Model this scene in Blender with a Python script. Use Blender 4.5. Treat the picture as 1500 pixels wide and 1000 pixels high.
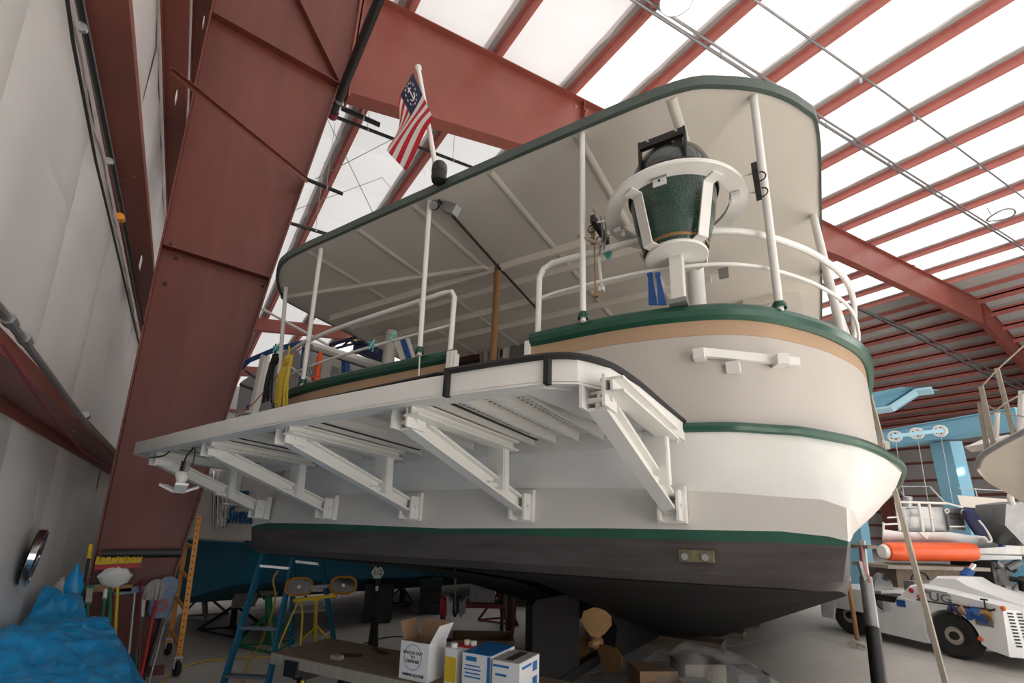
import bpy, bmesh, math, random
from mathutils import Matrix, Vector, Euler, noise as mnoise
random.seed(7)
SC = bpy.context.scene
for o in list(bpy.data.objects): bpy.data.objects.remove(o)
COL = SC.collection
PI = math.pi
def V(*a): return Vector(a if len(a) > 1 else a[0])

# ------------------------------------------------------------------ camera
R = ((0.828773427674793, -0.5588682022642757, 0.02830084942314152),
     (0.1506280535764634, 0.17409440480204336, -0.973140446026363),
     (0.5389302320856947, 0.810775844925414, 0.22846604611963747))
FPX, CXP, CYP, CAMH = 714.5631, 750.0, 597.7587, 1.7
cd = bpy.data.cameras.new('camera'); cam = bpy.data.objects.new('camera', cd); COL.objects.link(cam)
mw = Matrix.Identity(4)
for i in range(3):
    mw[i][0] = R[0][i]; mw[i][1] = -R[1][i]; mw[i][2] = -R[2][i]
mw[2][3] = CAMH
cam.matrix_world = mw
cd.sensor_width = 36; cd.sensor_fit = 'HORIZONTAL'; cd.lens = FPX / 1500 * 36
cd.shift_y = (CYP - 500) / 1500; cd.clip_start = .05; cd.clip_end = 400
SC.camera = cam
# ------------------------------------------------------------------ world, sun, fill lights, exposure
W = bpy.data.worlds.new('sky'); SC.world = W; W.use_nodes = True
bg = W.node_tree.nodes['Background']; bg.inputs[0].default_value = (.93, .96, 1, 1); bg.inputs[1].default_value = .9
def area(name, loc, rot, sx, sy, power, color=(1, 1, 1)):
    l = bpy.data.lights.new(name, 'AREA'); l.shape = 'RECTANGLE'; l.size = sx; l.size_y = sy; l.energy = power; l.color = color
    o = bpy.data.objects.new(name, l); COL.objects.link(o); o.location = loc; o.rotation_euler = rot; return o
# added low sun from behind, bounced off the floor to brighten undersides
sl_ = bpy.data.lights.new('sun', 'SUN'); sl_.energy = 27; sl_.angle = .01; sl_.color = (1, .975, .94)
so = bpy.data.objects.new('sun', sl_); COL.objects.link(so)
so.rotation_euler = Vector((.22, .86, -.43)).to_track_quat('-Z', 'Y').to_euler()
# added fill light at an assumed rear opening, to brighten the stern
area('rear_fill_light', (4.5, -12.8, 3.2), (math.radians(90), 0, 0), 13, 6, 420, (1, .985, .96))
# added fill light off to the right, out of view, to brighten the rafter
area('right_fill_light', (33, -12.7, 3.9), (math.radians(90), 0, math.radians(-4)), 18, 7.4, 3500, (1, .98, .95))
SC.view_settings.view_transform = 'Standard'; SC.view_settings.look = 'None'
SC.view_settings.exposure = 0.0; SC.view_settings.gamma = 1; SC.view_settings.use_curve_mapping = False

# ------------------------------------------------------------------ pixel helpers (measured points of the place)
def ray(px, py):
    x, y = (px - CXP) / FPX, (py - CYP) / FPX
    return Vector([R[0][i] * x + R[1][i] * y + R[2][i] for i in range(3)])
EYE = Vector((0, 0, CAMH))
def at(px, py, d): return EYE + ray(px, py) * d
def atx(px, py, x): r = ray(px, py); return EYE + r * (x / r.x)
def aty(px, py, y): r = ray(px, py); return EYE + r * (y / r.y)
def atz(px, py, z): r = ray(px, py); return EYE + r * ((z - CAMH) / r.z)
BM = Matrix(((0.424294347821422, 0.9048160749143903, 0.03580749898150713, 1.5723744292197677),
             (-0.9054063887844347, 0.4232690775238993, 0.032902266797238344, 3.2056134064848902),
             (0.014614292836922838, -0.046380584176829553, 0.9988169321033226, 1.6682402209291314), (0, 0, 0, 1)))
BI = BM.inverted()
def bat(px, py, ax, val):      # point on the plane u/v/w = val of the yacht's own axes
    o = BI @ EYE; d = BI.to_3x3() @ ray(px, py)
    return o + d * ((val - o[ax]) / d[ax])
def bwd(p): return BM @ Vector(p)

# ------------------------------------------------------------------ materials
MATS = {}
def mat(name, col, rough=.6, metal=0., var=.12, scale=4., bump=0., bscale=60., spec=.5, trans=0., alpha=1., emit=None, stretch=None, coat=0):
    if name in MATS: return MATS[name]
    m = bpy.data.materials.new(name); m.use_nodes = True; nt = m.node_tree; b = nt.nodes['Principled BSDF']
    L = nt.links.new
    c = (*col, 1)
    b.inputs['Roughness'].default_value = rough; b.inputs['Metallic'].default_value = metal
    b.inputs['Specular IOR Level'].default_value = spec
    if coat: b.inputs['Coat Weight'].default_value = coat
    if trans: b.inputs['Transmission Weight'].default_value = trans
    if alpha < 1: b.inputs['Alpha'].default_value = alpha
    tc = nt.nodes.new('ShaderNodeTexCoord')
    src = tc.outputs['Object']
    if stretch:
        mp = nt.nodes.new('ShaderNodeMapping'); mp.inputs['Scale'].default_value = stretch; L(src, mp.inputs[0]); src = mp.outputs[0]
    if var > 0:
        n = nt.nodes.new('ShaderNodeTexNoise'); n.inputs['Scale'].default_value = scale; n.inputs['Detail'].default_value = 5; n.inputs['Roughness'].default_value = .6
        L(src, n.inputs['Vector'])
        r = nt.nodes.new('ShaderNodeMapRange'); r.inputs[1].default_value = .25; r.inputs[2].default_value = .75
        r.inputs[3].default_value = 1 - var; r.inputs[4].default_value = 1 + var * .6
        L(n.outputs['Fac'], r.inputs[0])
        mx = nt.nodes.new('ShaderNodeMix'); mx.data_type = 'RGBA'; mx.blend_type = 'MULTIPLY'; mx.inputs[0].default_value = 1
        mx.inputs[6].default_value = c; L(r.outputs[0], mx.inputs[7]); L(mx.outputs[2], b.inputs['Base Color'])
    else: b.inputs['Base Color'].default_value = c
    if bump > 0:
        n2 = nt.nodes.new('ShaderNodeTexNoise'); n2.inputs['Scale'].default_value = bscale; n2.inputs['Detail'].default_value = 4
        L(src, n2.inputs['Vector'])
        bp = nt.nodes.new('ShaderNodeBump'); bp.inputs['Strength'].default_value = bump; bp.inputs['Distance'].default_value = .02
        L(n2.outputs['Fac'], bp.inputs['Height']); L(bp.outputs[0], b.inputs['Normal'])
    if emit: b.inputs['Emission Color'].default_value = (*emit[:3], 1); b.inputs['Emission Strength'].default_value = emit[3]
    MATS[name] = m; return m
def translucent(name, col, fac):
    m = bpy.data.materials.new(name); m.use_nodes = True; nt = m.node_tree; nt.nodes.clear()
    o = nt.nodes.new('ShaderNodeOutputMaterial'); mx = nt.nodes.new('ShaderNodeMixShader'); mx.inputs[0].default_value = fac
    d = nt.nodes.new('ShaderNodeBsdfDiffuse'); t = nt.nodes.new('ShaderNodeBsdfTranslucent')
    n = nt.nodes.new('ShaderNodeTexNoise'); n.inputs['Scale'].default_value = .35; n.inputs['Detail'].default_value = 4
    tc = nt.nodes.new('ShaderNodeTexCoord'); nt.links.new(tc.outputs['Object'], n.inputs[0])
    r = nt.nodes.new('ShaderNodeMapRange'); r.inputs[3].default_value = .9; r.inputs[4].default_value = 1.04; nt.links.new(n.outputs['Fac'], r.inputs[0])
    cm = nt.nodes.new('ShaderNodeMix'); cm.data_type = 'RGBA'; cm.blend_type = 'MULTIPLY'; cm.inputs[0].default_value = 1; cm.inputs[6].default_value = (*col, 1)
    nt.links.new(r.outputs[0], cm.inputs[7])
    for s in (d, t): nt.links.new(cm.outputs[2], s.inputs[0])
    nt.links.new(d.outputs[0], mx.inputs[1]); nt.links.new(t.outputs[0], mx.inputs[2]); nt.links.new(mx.outputs[0], o.inputs[0])
    MATS[name] = m; return m
M = {}
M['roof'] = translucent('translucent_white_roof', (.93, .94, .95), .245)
M['roofeave'] = translucent('dimmed_white_roof', (.92, .935, .95), .115)  # eave bays made less translucent so the roof glows brighter to the right
M['roofdark'] = mat('opaque_grey_roof', (.50, .485, .47), .8, var=.1, scale=1)  # greyer, opaque copy stands in for the weaker light on the far slope
M['fold'] = mat('grey_insulation_fold', (.40, .385, .37), .8, var=.15, scale=2)
M['wall'] = mat('white_vinyl_insulation', (.74, .725, .70), .55, var=.07, scale=1.2, bump=.15, bscale=5)
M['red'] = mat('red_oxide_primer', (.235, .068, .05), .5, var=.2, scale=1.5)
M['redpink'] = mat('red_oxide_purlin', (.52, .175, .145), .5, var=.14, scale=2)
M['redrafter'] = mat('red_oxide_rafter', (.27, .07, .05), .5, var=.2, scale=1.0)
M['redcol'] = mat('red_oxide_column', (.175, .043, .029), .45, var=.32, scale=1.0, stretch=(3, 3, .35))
M['concrete'] = mat('smooth_concrete', (.50, .475, .44), .55, var=.22, scale=.7, bump=.05, bscale=30, stretch=(.6, 1.6, 1))
M['blackpipe'] = mat('black_steel_pipe', (.018, .019, .018), .4, var=.3, scale=6)
M['galv'] = mat('galvanised_steel', (.42, .43, .44), .35, .8, var=.15, scale=8)
M['chrome'] = mat('chrome', (.75, .75, .76), .12, 1., var=.03)
M['steelgrey'] = mat('grey_steel', (.3, .3, .3), .4, .6, var=.2, scale=5)
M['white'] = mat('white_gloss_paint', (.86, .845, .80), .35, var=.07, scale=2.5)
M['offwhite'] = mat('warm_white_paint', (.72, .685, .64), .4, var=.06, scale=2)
M['deckwhite'] = mat('grey_white_paint', (.54, .495, .45), .42, var=.06, scale=1.5)
M['ceil'] = mat('beige_painted_overhead', (.78, .725, .65), .5, var=.05, scale=1.2)
M['tan'] = mat('tan_stripe_paint', (.47, .31, .19), .45, var=.08, scale=3)
M['green'] = mat('dark_green_gloss', (.012, .082, .05), .3, var=.2, scale=5)
M['greenedge'] = mat('grey_green_trim', (.085, .115, .10), .45, var=.15, scale=4)
M['boot'] = mat('boot_stripe_green', (.014, .10, .062), .45, var=.2, scale=6)
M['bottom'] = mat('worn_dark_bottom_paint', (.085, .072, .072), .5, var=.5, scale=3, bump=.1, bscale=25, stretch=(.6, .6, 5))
M['underside'] = mat('near_black_underside', (.010, .009, .009), .75, var=.4, scale=3, spec=.25)  # keel, rudder and underside coloured much darker than the side band
M['black'] = mat('black_paint', (.012, .012, .012), .5, var=.2)
M['rubber'] = mat('black_rubber', (.02, .02, .02), .75, var=.2)
M['dark'] = mat('dark_gap', (.035, .03, .026), .8, var=.2)
M['wood'] = mat('brown_varnished_wood', (.30, .155, .06), .4, var=.25, scale=4, stretch=(8, 8, .6))
M['greywood'] = mat('weathered_grey_wood', (.36, .32, .26), .75, var=.25, scale=5, stretch=(8, 8, .6))
M['timber'] = mat('rough_timber', (.16, .12, .085), .8, var=.3, scale=6, stretch=(.5, 4, 4))
M['bronze'] = mat('brown_bronze', (.34, .19, .075), .45, .3, var=.25, scale=8)
M['orange'] = mat('orange_paint', (.75, .30, .03), .5, var=.12)
M['orangered'] = mat('orange_red_vinyl', (.85, .11, .02), .4, var=.08)
M['yellow'] = mat('yellow_plastic', (.75, .50, .02), .5, var=.15)
M['yellowrope'] = mat('yellow_rope', (.62, .44, .05), .8, var=.3, scale=40)
M['bluetarp'] = mat('blue_polytarp', (.004, .30, .66), .35, var=.2, scale=2, bump=.4, bscale=14)
M['teal'] = mat('teal_bottom_paint', (.012, .15, .25), .5, var=.2, scale=1.5)
M['bluepaint'] = mat('blue_canvas', (.015, .09, .32), .6, var=.15)
M['navy'] = mat('navy_cloth', (.02, .025, .08), .7, var=.1)
M['flagred'] = mat('flag_red', (.56, .012, .03), .7, var=.1)
M['flagwhite'] = mat('flag_white', (.80, .76, .70), .75, var=.06)
M['lift'] = mat('light_blue_lift_paint', (.19, .42, .55), .7, var=.12, scale=1)
M['liftlight'] = mat('pale_blue_lift_paint', (.42, .68, .80), .35, var=.08, scale=1)
M['alu'] = mat('bare_aluminium', (.55, .55, .55), .4, .6, var=.18, scale=3)
M['cardboard'] = mat('brown_cardboard', (.33, .20, .115), .8, var=.1)
M['boxwhite'] = mat('white_cardboard', (.78, .78, .77), .7, var=.05)
M['paperblue'] = mat('blue_print', (.02, .16, .42), .5, var=.08)
M['plywood'] = mat('dusty_plywood', (.22, .165, .115), .7, var=.3, scale=5, stretch=(1, 6, 6))
M['liddark'] = mat('blackened_green_ceramic', (.012, .022, .018), .18, var=.15, scale=10, bump=.5, bscale=75, coat=.5)
M['darkgreengloss'] = mat('dimpled_green_ceramic', (.010, .055, .034), .22, var=.15, scale=10, bump=.55, bscale=75, coat=.5)
M['red_plastic'] = mat('red_plastic', (.5, .03, .03), .45, var=.1)
M['greenplastic'] = mat('green_handle_paint', (.02, .20, .10), .5, var=.12)
M['bluefib'] = mat('blue_fibreglass', (.015, .15, .26), .45, var=.15)
M['mopgrey'] = mat('grey_mop_yarn', (.42, .41, .40), .9, var=.35, scale=25)
M['mopblue'] = mat('blue_grey_cloth', (.22, .30, .42), .9, var=.3, scale=20)
M['glass'] = mat('clear_glass', (.55, .58, .58), .08, var=0, trans=.6)
M['darkglass'] = mat('dark_window_glass', (.02, .022, .024), .1, var=0)
M['film'] = mat('clear_plastic_sheet', (.75, .74, .72), .25, var=.1, bump=.3, bscale=12, alpha=.27)
M['ink'] = mat('black_ink', (.02, .02, .02), .7, var=0)
M['greyink'] = mat('grey_ink', (.33, .34, .35), .6, var=0)
M['tugwhite'] = mat('white_vehicle_enamel', (.80, .80, .80), .3, var=.06, scale=3)
M['amber'] = mat('orange_lens', (.75, .18, .05), .3, var=.05)
M['pillow'] = mat('printed_curtain', (.38, .34, .29), .8, var=.5, scale=18)
M['redbrown'] = mat('dark_red_wood', (.09, .03, .02), .5, var=.2)
M['maroon'] = mat('maroon_paint', (.19, .015, .03), .5, var=.15)
M['lampglow'] = mat('lit_lamp_diffuser', (.9, .9, .85), .4, var=0, emit=(1, .97, .9, 1.6))
M['pink'] = mat('pink_red_cord', (.62, .12, .12), .6, var=.1)
M['aqua'] = mat('aqua_tape', (.12, .55, .50), .6, var=.1)
M['cream'] = mat('cream_gelcoat', (.66, .60, .52), .35, var=.06, scale=1.5)

# ------------------------------------------------------------------ geometry helpers
MW = {}
def basis(z, up=(0, 0, 1)):
    z = Vector(z).normalized(); up = Vector(up)
    if abs(z.dot(up.normalized())) > .98: up = Vector((0, 1, 0)) if abs(z.y) < .9 else Vector((1, 0, 0))
    x = up.cross(z).normalized(); y = z.cross(x)
    return x, y, z
class MB:
    def __init__(s): s.v = []; s.f = []; s.mi = []; s.cur = 0
    def face(s, *pts):
        b = len(s.v); s.v += [Vector(p) for p in pts]; s.f.append(tuple(range(b, b + len(pts)))); s.mi.append(s.cur); return s
    def addf(s, vs, fs):
        b = len(s.v); s.v += [Vector(p) for p in vs]
        for q in fs: s.f.append(tuple(b + i for i in q)); s.mi.append(s.cur)
        return s
    def box(s, c, d, rot=None):
        c = Vector(c); h = Vector(d) / 2; vs = []
        for z in (-1, 1):
            for x, y in ((-1, -1), (1, -1), (1, 1), (-1, 1)):
                p = Vector((x * h.x, y * h.y, z * h.z)); vs.append(c + (rot @ p if rot else p))
        return s.addf(vs, [(3, 2, 1, 0), (4, 5, 6, 7), (0, 1, 5, 4), (1, 2, 6, 5), (2, 3, 7, 6), (3, 0, 4, 7)])
    def beam(s, p0, p1, w, h, up=(0, 0, 1), w1=None, h1=None):   # w sideways, h along up
        p0, p1 = Vector(p0), Vector(p1); x, y, z = basis(p1 - p0, up); w1 = w if w1 is None else w1; h1 = h if h1 is None else h1
        vs = [p + x * (a * ww / 2) + y * (b * hh / 2) for p, ww, hh in ((p0, w, h), (p1, w1, h1)) for a, b in ((-1, -1), (1, -1), (1, 1), (-1, 1))]
        return s.addf(vs, [(3, 2, 1, 0), (4, 5, 6, 7), (0, 1, 5, 4), (1, 2, 6, 5), (2, 3, 7, 6), (3, 0, 4, 7)])
    def ibeam(s, p0, p1, w, h, t=.02, up=(0, 0, 1)):
        p0, p1 = Vector(p0), Vector(p1); x, y, z = basis(p1 - p0, up)
        s.beam(p0, p1, t, h, up); s.beam(p0 + y * h / 2, p1 + y * h / 2, w, t, up); s.beam(p0 - y * h / 2, p1 - y * h / 2, w, t, up); return s
    def chan(s, p0, p1, w, h, t=.012, up=(0, 0, 1)):   # C channel, web across up
        p0, p1 = Vector(p0), Vector(p1); x, y, z = basis(p1 - p0, up)
        s.beam(p0, p1, w, t, up)
        for k in (-1, 1): s.beam(p0 + x * k * w / 2 + y * h / 2, p1 + x * k * w / 2 + y * h / 2, t, h, up)
        return s
    def tube(s, pts, r, n=8, caps=True, closed=False, r1=None):
        pts = [Vector(p) for p in pts]; m = len(pts); rings = []; px = None
        for i, p in enumerate(pts):
            if closed: d = pts[(i + 1) % m] - pts[i - 1]
            else: d = pts[min(i + 1, m - 1)] - pts[max(i - 1, 0)]
            if d.length < 1e-9: d = Vector((0, 0, 1))
            d.normalize()
            if px is None: px = basis(d)[0]
            else:
                px = px - d * px.dot(d)
                px = px.normalized() if px.length > 1e-6 else basis(d)[0]
            py = d.cross(px); rr = r if r1 is None else r + (r1 - r) * i / (m - 1)
            rings.append([p + (px * math.cos(2 * PI * k / n) + py * math.sin(2 * PI * k / n)) * rr for k in range(n)])
        return s.loft(rings, closed, caps and not closed)
    def loft(s, rings, closed=False, caps=False, ringclosed=True):
        n = len(rings[0]); vs = [p for q in rings for p in q]; fs = []; m = len(rings)
        for i in range(m if closed else m - 1):
            j = (i + 1) % m
            for k in range(n if ringclosed else n - 1):
                l = (k + 1) % n; fs.append((i * n + k, i * n + l, j * n + l, j * n + k))
        if caps: fs.append(tuple(reversed(range(n)))); fs.append(tuple(range((m - 1) * n, m * n)))
        return s.addf(vs, fs)
    def lathe(s, prof, c=(0, 0, 0), axis=(0, 0, 1), n=20, caps=False):
        c = Vector(c); x, y, z = basis(axis)
        rings = [[c + z * h + (x * math.cos(2 * PI * k / n) + y * math.sin(2 * PI * k / n)) * max(r, 1e-4) for k in range(n)] for r, h in prof]
        return s.loft(rings, False, caps)
    def cyl(s, p0, p1, r, n=12, r1=None): return s.tube([p0, p1], r, n, True, False, r1)
    def prism(s, poly, d):       # poly: 3-D points, extruded along vector d
        n = len(poly); d = Vector(d); P = [Vector(p) for p in poly]
        return s.addf(P + [p + d for p in P], [tuple(reversed(range(n))), tuple(range(n, 2 * n))] + [(k, (k + 1) % n, n + (k + 1) % n, n + k) for k in range(n)])
    def grid(s, fn, nu, nv):
        vs = [fn(i / nu, j / nv) for j in range(nv + 1) for i in range(nu + 1)]; w = nu + 1
        return s.addf(vs, [(j * w + i, j * w + i + 1, (j + 1) * w + i + 1, (j + 1) * w + i) for j in range(nv) for i in range(nu)])
    def sphere(s, c, r, n=10, m=6, sc=(1, 1, 1)):
        c = Vector(c)
        return s.loft([[c + Vector((math.sin(PI * j / m) * math.cos(2 * PI * k / n) * sc[0], math.sin(PI * j / m) * math.sin(2 * PI * k / n) * sc[1], -math.cos(PI * j / m) * sc[2])) * max(r, 1e-4) for k in range(n)] for j in range(m + 1)])
    def mesh(s, name, mats, inv=None, smooth=35):
        me = bpy.data.meshes.new(name)
        vs = [inv @ p for p in s.v] if inv else s.v
        me.from_pydata([tuple(p) for p in vs], [], s.f)
        bm = bmesh.new(); bm.from_mesh(me); bmesh.ops.remove_doubles(bm, verts=bm.verts, dist=1e-5)
        if len(bm.faces) == len(s.f):
            bmesh.ops.recalc_face_normals(bm, faces=bm.faces); bm.to_mesh(me)
        bm.free()
        mats = mats if isinstance(mats, (list, tuple)) else [mats]
        for m in mats: me.materials.append(m)
        if len(mats) > 1:
            me.polygons.foreach_set('material_index', s.mi)
        me.update()
        if smooth: me.shade_smooth(); me.set_sharp_from_angle(angle=math.radians(smooth))
        return me
    def build(s, name, mats, parent=None, space=None, smooth=35):
        """mesh object under `parent` (vertices were written in `space`, default world)"""
        inv = None
        if parent is not None: inv = MW[parent.name].inverted() @ (space or Matrix.Identity(4))
        elif space is not None: inv = space
        o = bpy.data.objects.new(name, s.mesh(name, mats, inv, smooth)); COL.objects.link(o)
        if parent is not None: o.parent = parent; MW[o.name] = MW[parent.name]
        else: MW[o.name] = Matrix.Identity(4)
        return o
    def solo(s, name, mats, label, cat, group=None, space=None, smooth=35, kind=None):
        """a top-level thing that is a single mesh; its origin sits at its base"""
        if space: s.v = [space @ p for p in s.v]
        lo = Vector([min(p[i] for p in s.v) for i in range(3)]); hi = Vector([max(p[i] for p in s.v) for i in range(3)])
        c = Vector(((lo.x + hi.x) / 2, (lo.y + hi.y) / 2, lo.z)); T = Matrix.Translation(c)
        o = bpy.data.objects.new(name, s.mesh(name, mats, T.inverted(), smooth)); COL.objects.link(o); o.location = c; MW[o.name] = T
        tag(o, label, cat, group, kind); return o
def tag(o, label=None, cat=None, group=None, kind=None):
    if label: o['label'] = label
    if cat: o['category'] = cat
    if group: o['group'] = group
    if kind: o['kind'] = kind
    return o
def thing(name, label, cat, loc=(0, 0, 0), rz=0, group=None, matrix=None):
    o = bpy.data.objects.new(name, None); COL.objects.link(o); o.empty_display_size = .1
    m = matrix if matrix is not None else Matrix.Translation(Vector(loc)) @ Matrix.Rotation(rz, 4, 'Z')
    o.matrix_world = m; MW[o.name] = m.copy(); return tag(o, label, cat, group)
def bthing(name, label, cat, p, group=None): return thing(name, label, cat, matrix=BM @ Matrix.Translation(Vector(p)), group=group)
def struct(mb, name, mats, smooth=35):
    o = mb.build(name, mats, None, None, smooth); o['kind'] = 'structure'; return o
def text(name, body, size, mats, parent, matrix, extrude=.002, bold=0., shear=0., align='CENTER', sx=1.):
    cu = bpy.data.curves.new(name, 'FONT'); cu.body = body; cu.size = size; cu.extrude = extrude; cu.align_x = align; cu.align_y = 'CENTER'; cu.offset = bold; cu.shear = shear; cu.resolution_u = 3
    t = bpy.data.objects.new(name, cu); COL.objects.link(t); dg = bpy.context.evaluated_depsgraph_get(); dg.update()
    me = bpy.data.meshes.new_from_object(t.evaluated_get(dg)); bpy.data.objects.remove(t)
    me.materials.clear(); me.materials.append(mats)
    me.transform(MW[parent.name].inverted() @ matrix @ Matrix.Diagonal((sx, 1, 1, 1)))
    o = bpy.data.objects.new(name, me); COL.objects.link(o); o.parent = parent; MW[o.name] = MW[parent.name]; return o
def frame(o, x, y):            # text frame: origin, reading direction, up direction
    x = Vector(x).normalized(); z = x.cross(Vector(y)).normalized(); y = z.cross(x)
    m = Matrix.Identity(4)
    for i in range(3): m[i][0], m[i][1], m[i][2], m[i][3] = x[i], y[i], z[i], o[i]
    return m
def copytree(o, M4, label=None, group=None):
    r = o.copy(); COL.objects.link(r); r.matrix_world = M4
    if label: r['label'] = label
    if group: r['group'] = group
    for ch in list(o.children):
        c = ch.copy(); COL.objects.link(c); c.parent = r
        for g in ch.children:
            d = g.copy(); COL.objects.link(d); d.parent = c
    return r
def spline(pts, n=6):
    P = [Vector(p) for p in pts]; out = []
    for i in range(len(P) - 1):
        p0, p1, p2, p3 = P[max(i - 1, 0)], P[i], P[i + 1], P[min(i + 2, len(P) - 1)]
        for k in range(n):
            t = k / n
            out.append(.5 * ((2 * p1) + (p2 - p0) * t + (2 * p0 - 5 * p1 + 4 * p2 - p3) * t * t + (3 * p1 - p0 - 3 * p2 + p3) * t ** 3))
    out.append(P[-1]); return out
def lerp(a, b, t): return Vector(a) * (1 - t) + Vector(b) * t
ORD = ['first', 'second', 'third', 'fourth', 'fifth', 'sixth', 'seventh', 'eighth', 'ninth', 'tenth', 'eleventh', 'twelfth', 'thirteenth', 'fourteenth', 'fifteenth', 'sixteenth', 'seventeenth', 'eighteenth', 'nineteenth', 'twentieth', 'twenty-first', 'twenty-second', 'twenty-third', 'twenty-fourth', 'twenty-fifth', 'twenty-sixth', 'twenty-seventh', 'twenty-eighth', 'twenty-ninth']
# ================================================================== THE HALL
RZ0, RSL, RIDGE = 10.33, .137, 38.7
YC = 7.036
def roofz(x): return RZ0 + RSL * x if x <= RIDGE else RZ0 + RSL * RIDGE - .13 * (x - RIDGE)
XW, XE, YN, YS = -.95, 64., 40., -13.
PX = [.25, 2.15, 4.03, 6.0, 7.6, 9.85, 12.1, 14.57, 17.1, 19.75, 22.55, 26., 29.4, 32.3, 35.5, 38.2, 40.6, 43., 45.3, 47.6, 49.9, 52.2, 54.5, 56.8, 59., 61., 62.8, 64.4]
# floor slabs
fl = struct(MB().box(((XW + XE) / 2, (YN + YS) / 2, -.16), (XE - XW + .6, YN - YS, .1)).box((XW - .08, (YN + YS) / 2, -.05), (.16, YN - YS, .12)), 'floor', M['dark'])
for i in range(13):
    for j in range(9):
        x0, y0 = XW + i * 5.0, YS + j * 5.9
        MB().box((x0 + 2.5, y0 + 2.95, -.055), (4.985, 5.885, .11)).build('slab', M['concrete'], fl)
# left wall: vinyl faced insulation strips bulging between girts
GZ = [2.33, 4.70, 7.0, 9.25]
wl = struct(MB().box((XW - .09, (YN + YS) / 2, 5.4), (.06, YN - YS, 10.8)), 'wall_left', M['wall'])
rs = random.Random(3)
def wstrip(y0, y1, z0, z1, n=6):
    dep = .028 + rs.random() * .02; ph = rs.random() * 6
    def fn(u, v):
        y = y0 + (y1 - y0) * u; z = z0 + (z1 - z0) * v
        b = dep * (1 - (2 * u - 1) ** 8) * (1 - .8 * (2 * v - 1) ** 6) + .012 * math.sin(7 * u + ph) * math.sin(5 * v)
        return V(XW - .055 + b, y, z)
    return MB().grid(fn, n, 6)
zb = [0] + GZ + [10.35]
for k in range(5):
    for i in range(13): wstrip(-3.2 + i * 1.56, -3.2 + (i + 1) * 1.56, zb[k], zb[k + 1]).build('wall_panel', M['wall'], wl)
    wstrip(-13, -3.2, zb[k], zb[k + 1], 12).build('wall_panel', M['wall'], wl); wstrip(17.08, 40, zb[k], zb[k + 1], 20).build('wall_panel', M['wall'], wl)
struct(MB().box((XE / 2 - .5, YN + .05, 8), (XE + 1, .1, 16)), 'wall_back', M['roofdark'])
wr = struct(MB().box((XE + .05, (YN + YS) / 2, 6.8), (.1, YN - YS, 13.6)), 'wall_right', M['roofdark'])
wf = struct(MB().box((XW / 2 - 1.2, YS - .05, 5.5), (1.6, .1, 11)).box((40, YS - .05, 8), (48, .1, 16)).box((8, YS - .05, 9.6), (20, .1, 6)), 'wall_front', M['roofdark'])
for k, z in enumerate(GZ):
    g = MB().box((-.71, (YN + YS) / 2, z + .04), (.018, YN - YS, .085)).box((-.825, (YN + YS) / 2, z), (.25, YN - YS, .012)).box((-.94, (YN + YS) / 2, z - .04), (.012, YN - YS, .085))
    for y in (0, 2.6, 5.2): g.box((-.78, y, z - .012), (.02, .02, .02)).box((-.85, y + .1, z - .012), (.02, .02, .02))
    g.solo('wall_girt', M['red'], 'red steel wall girt on the left wall, ' + ['lowest, below the grey conduit', 'second up, beside the black pipe', 'third up, holding the sloping brace', 'topmost, mostly hidden'][k], 'girt', 'girts of the left wall')
for k, z in enumerate((2, 4.3, 6.6, 9)): MB().box((XE / 2, YN - .12, z), (XE, .2, .22)).solo('back_girt', M['red'], 'dark red girt across the far back wall, %s from the floor' % ORD[k], 'girt', 'girts of the back wall')
for k, z in enumerate((1.2, 2.6, 4.0, 5.6, 7.2, 9.0, 10.6)):
    MB().box((XE - .12, 13, z), (.22, 53, .24)).solo('right_girt', M['red'], 'dark red girt across the far right wall, %s from the floor' % ORD[k], 'girt', 'girts of the far right wall')
# roof
ce = struct(MB().box((XE / 2, YN - .3, roofz(XE / 2) + .45), (.3, .2, .1)), 'ceiling', M['roofdark'])
def panel(x0, x1, y0, y1, sag):
    def fn(u, v):
        x = x0 + (x1 - x0) * u; z = roofz(x) + .27 - sag * (4 * u * (1 - u)) - .012 * (2 * v - 1) ** 8
        return V(x, y0 + (y1 - y0) * v, z)
    return MB().grid(fn, 4, 6)
for i in range(len(PX) - 1):
    x0, x1 = PX[i], PX[i + 1]
    if i == 0: x0 = XW
    tr = x1 < 33; ys = [-13, -1.7] + [-1.7 + 1.83 * k for k in range(1, 11)] + [40] if x1 < 27 else [-13, 1, 14, 27, 40]
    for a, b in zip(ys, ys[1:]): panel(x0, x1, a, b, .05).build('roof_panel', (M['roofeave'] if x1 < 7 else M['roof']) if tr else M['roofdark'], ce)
    if i:  # insulation folded down over the purlin flange
        def fn(u, v): return V(x0 - .30 + .32 * u, YS + (YN - YS) * v, roofz(x0) + .262 - .055 * u ** .6)
        MB().grid(fn, 4, 2).build('insulation_fold', M['fold'], ce)
for i, x in enumerate(PX[1:-1]):
    z = roofz(x); m = MB()
    if x > 37: m.box((x, 13.4, z - .08), (.012, 53.2, .36))
    m.box((x, 13.4, z + .1), (.012, 53.2, .2)).box((x + .035, 13.4, z), (.07, 53.2, .012)).box((x - .035, 13.4, z + .2), (.07, 53.2, .012)).box((x + .068, 13.4, z + .012), (.008, 53.2, .025))
    if x < 36:
        for y in (1.2, 1.7, 4.9, 5.4, 8.8, 9.3): m.box((x - .011, y, z + .07), (.02, .03, .03)).box((x - .011, y, z + .15), (.02, .03, .03))
    m.solo('roof_purlin', M['redpink'], 'red steel roof purlin under %s roofing, %s from the left eave' % ('bright white' if x < 30 else 'dim grey', ORD[i]), 'purlin', 'roof purlins')
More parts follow.
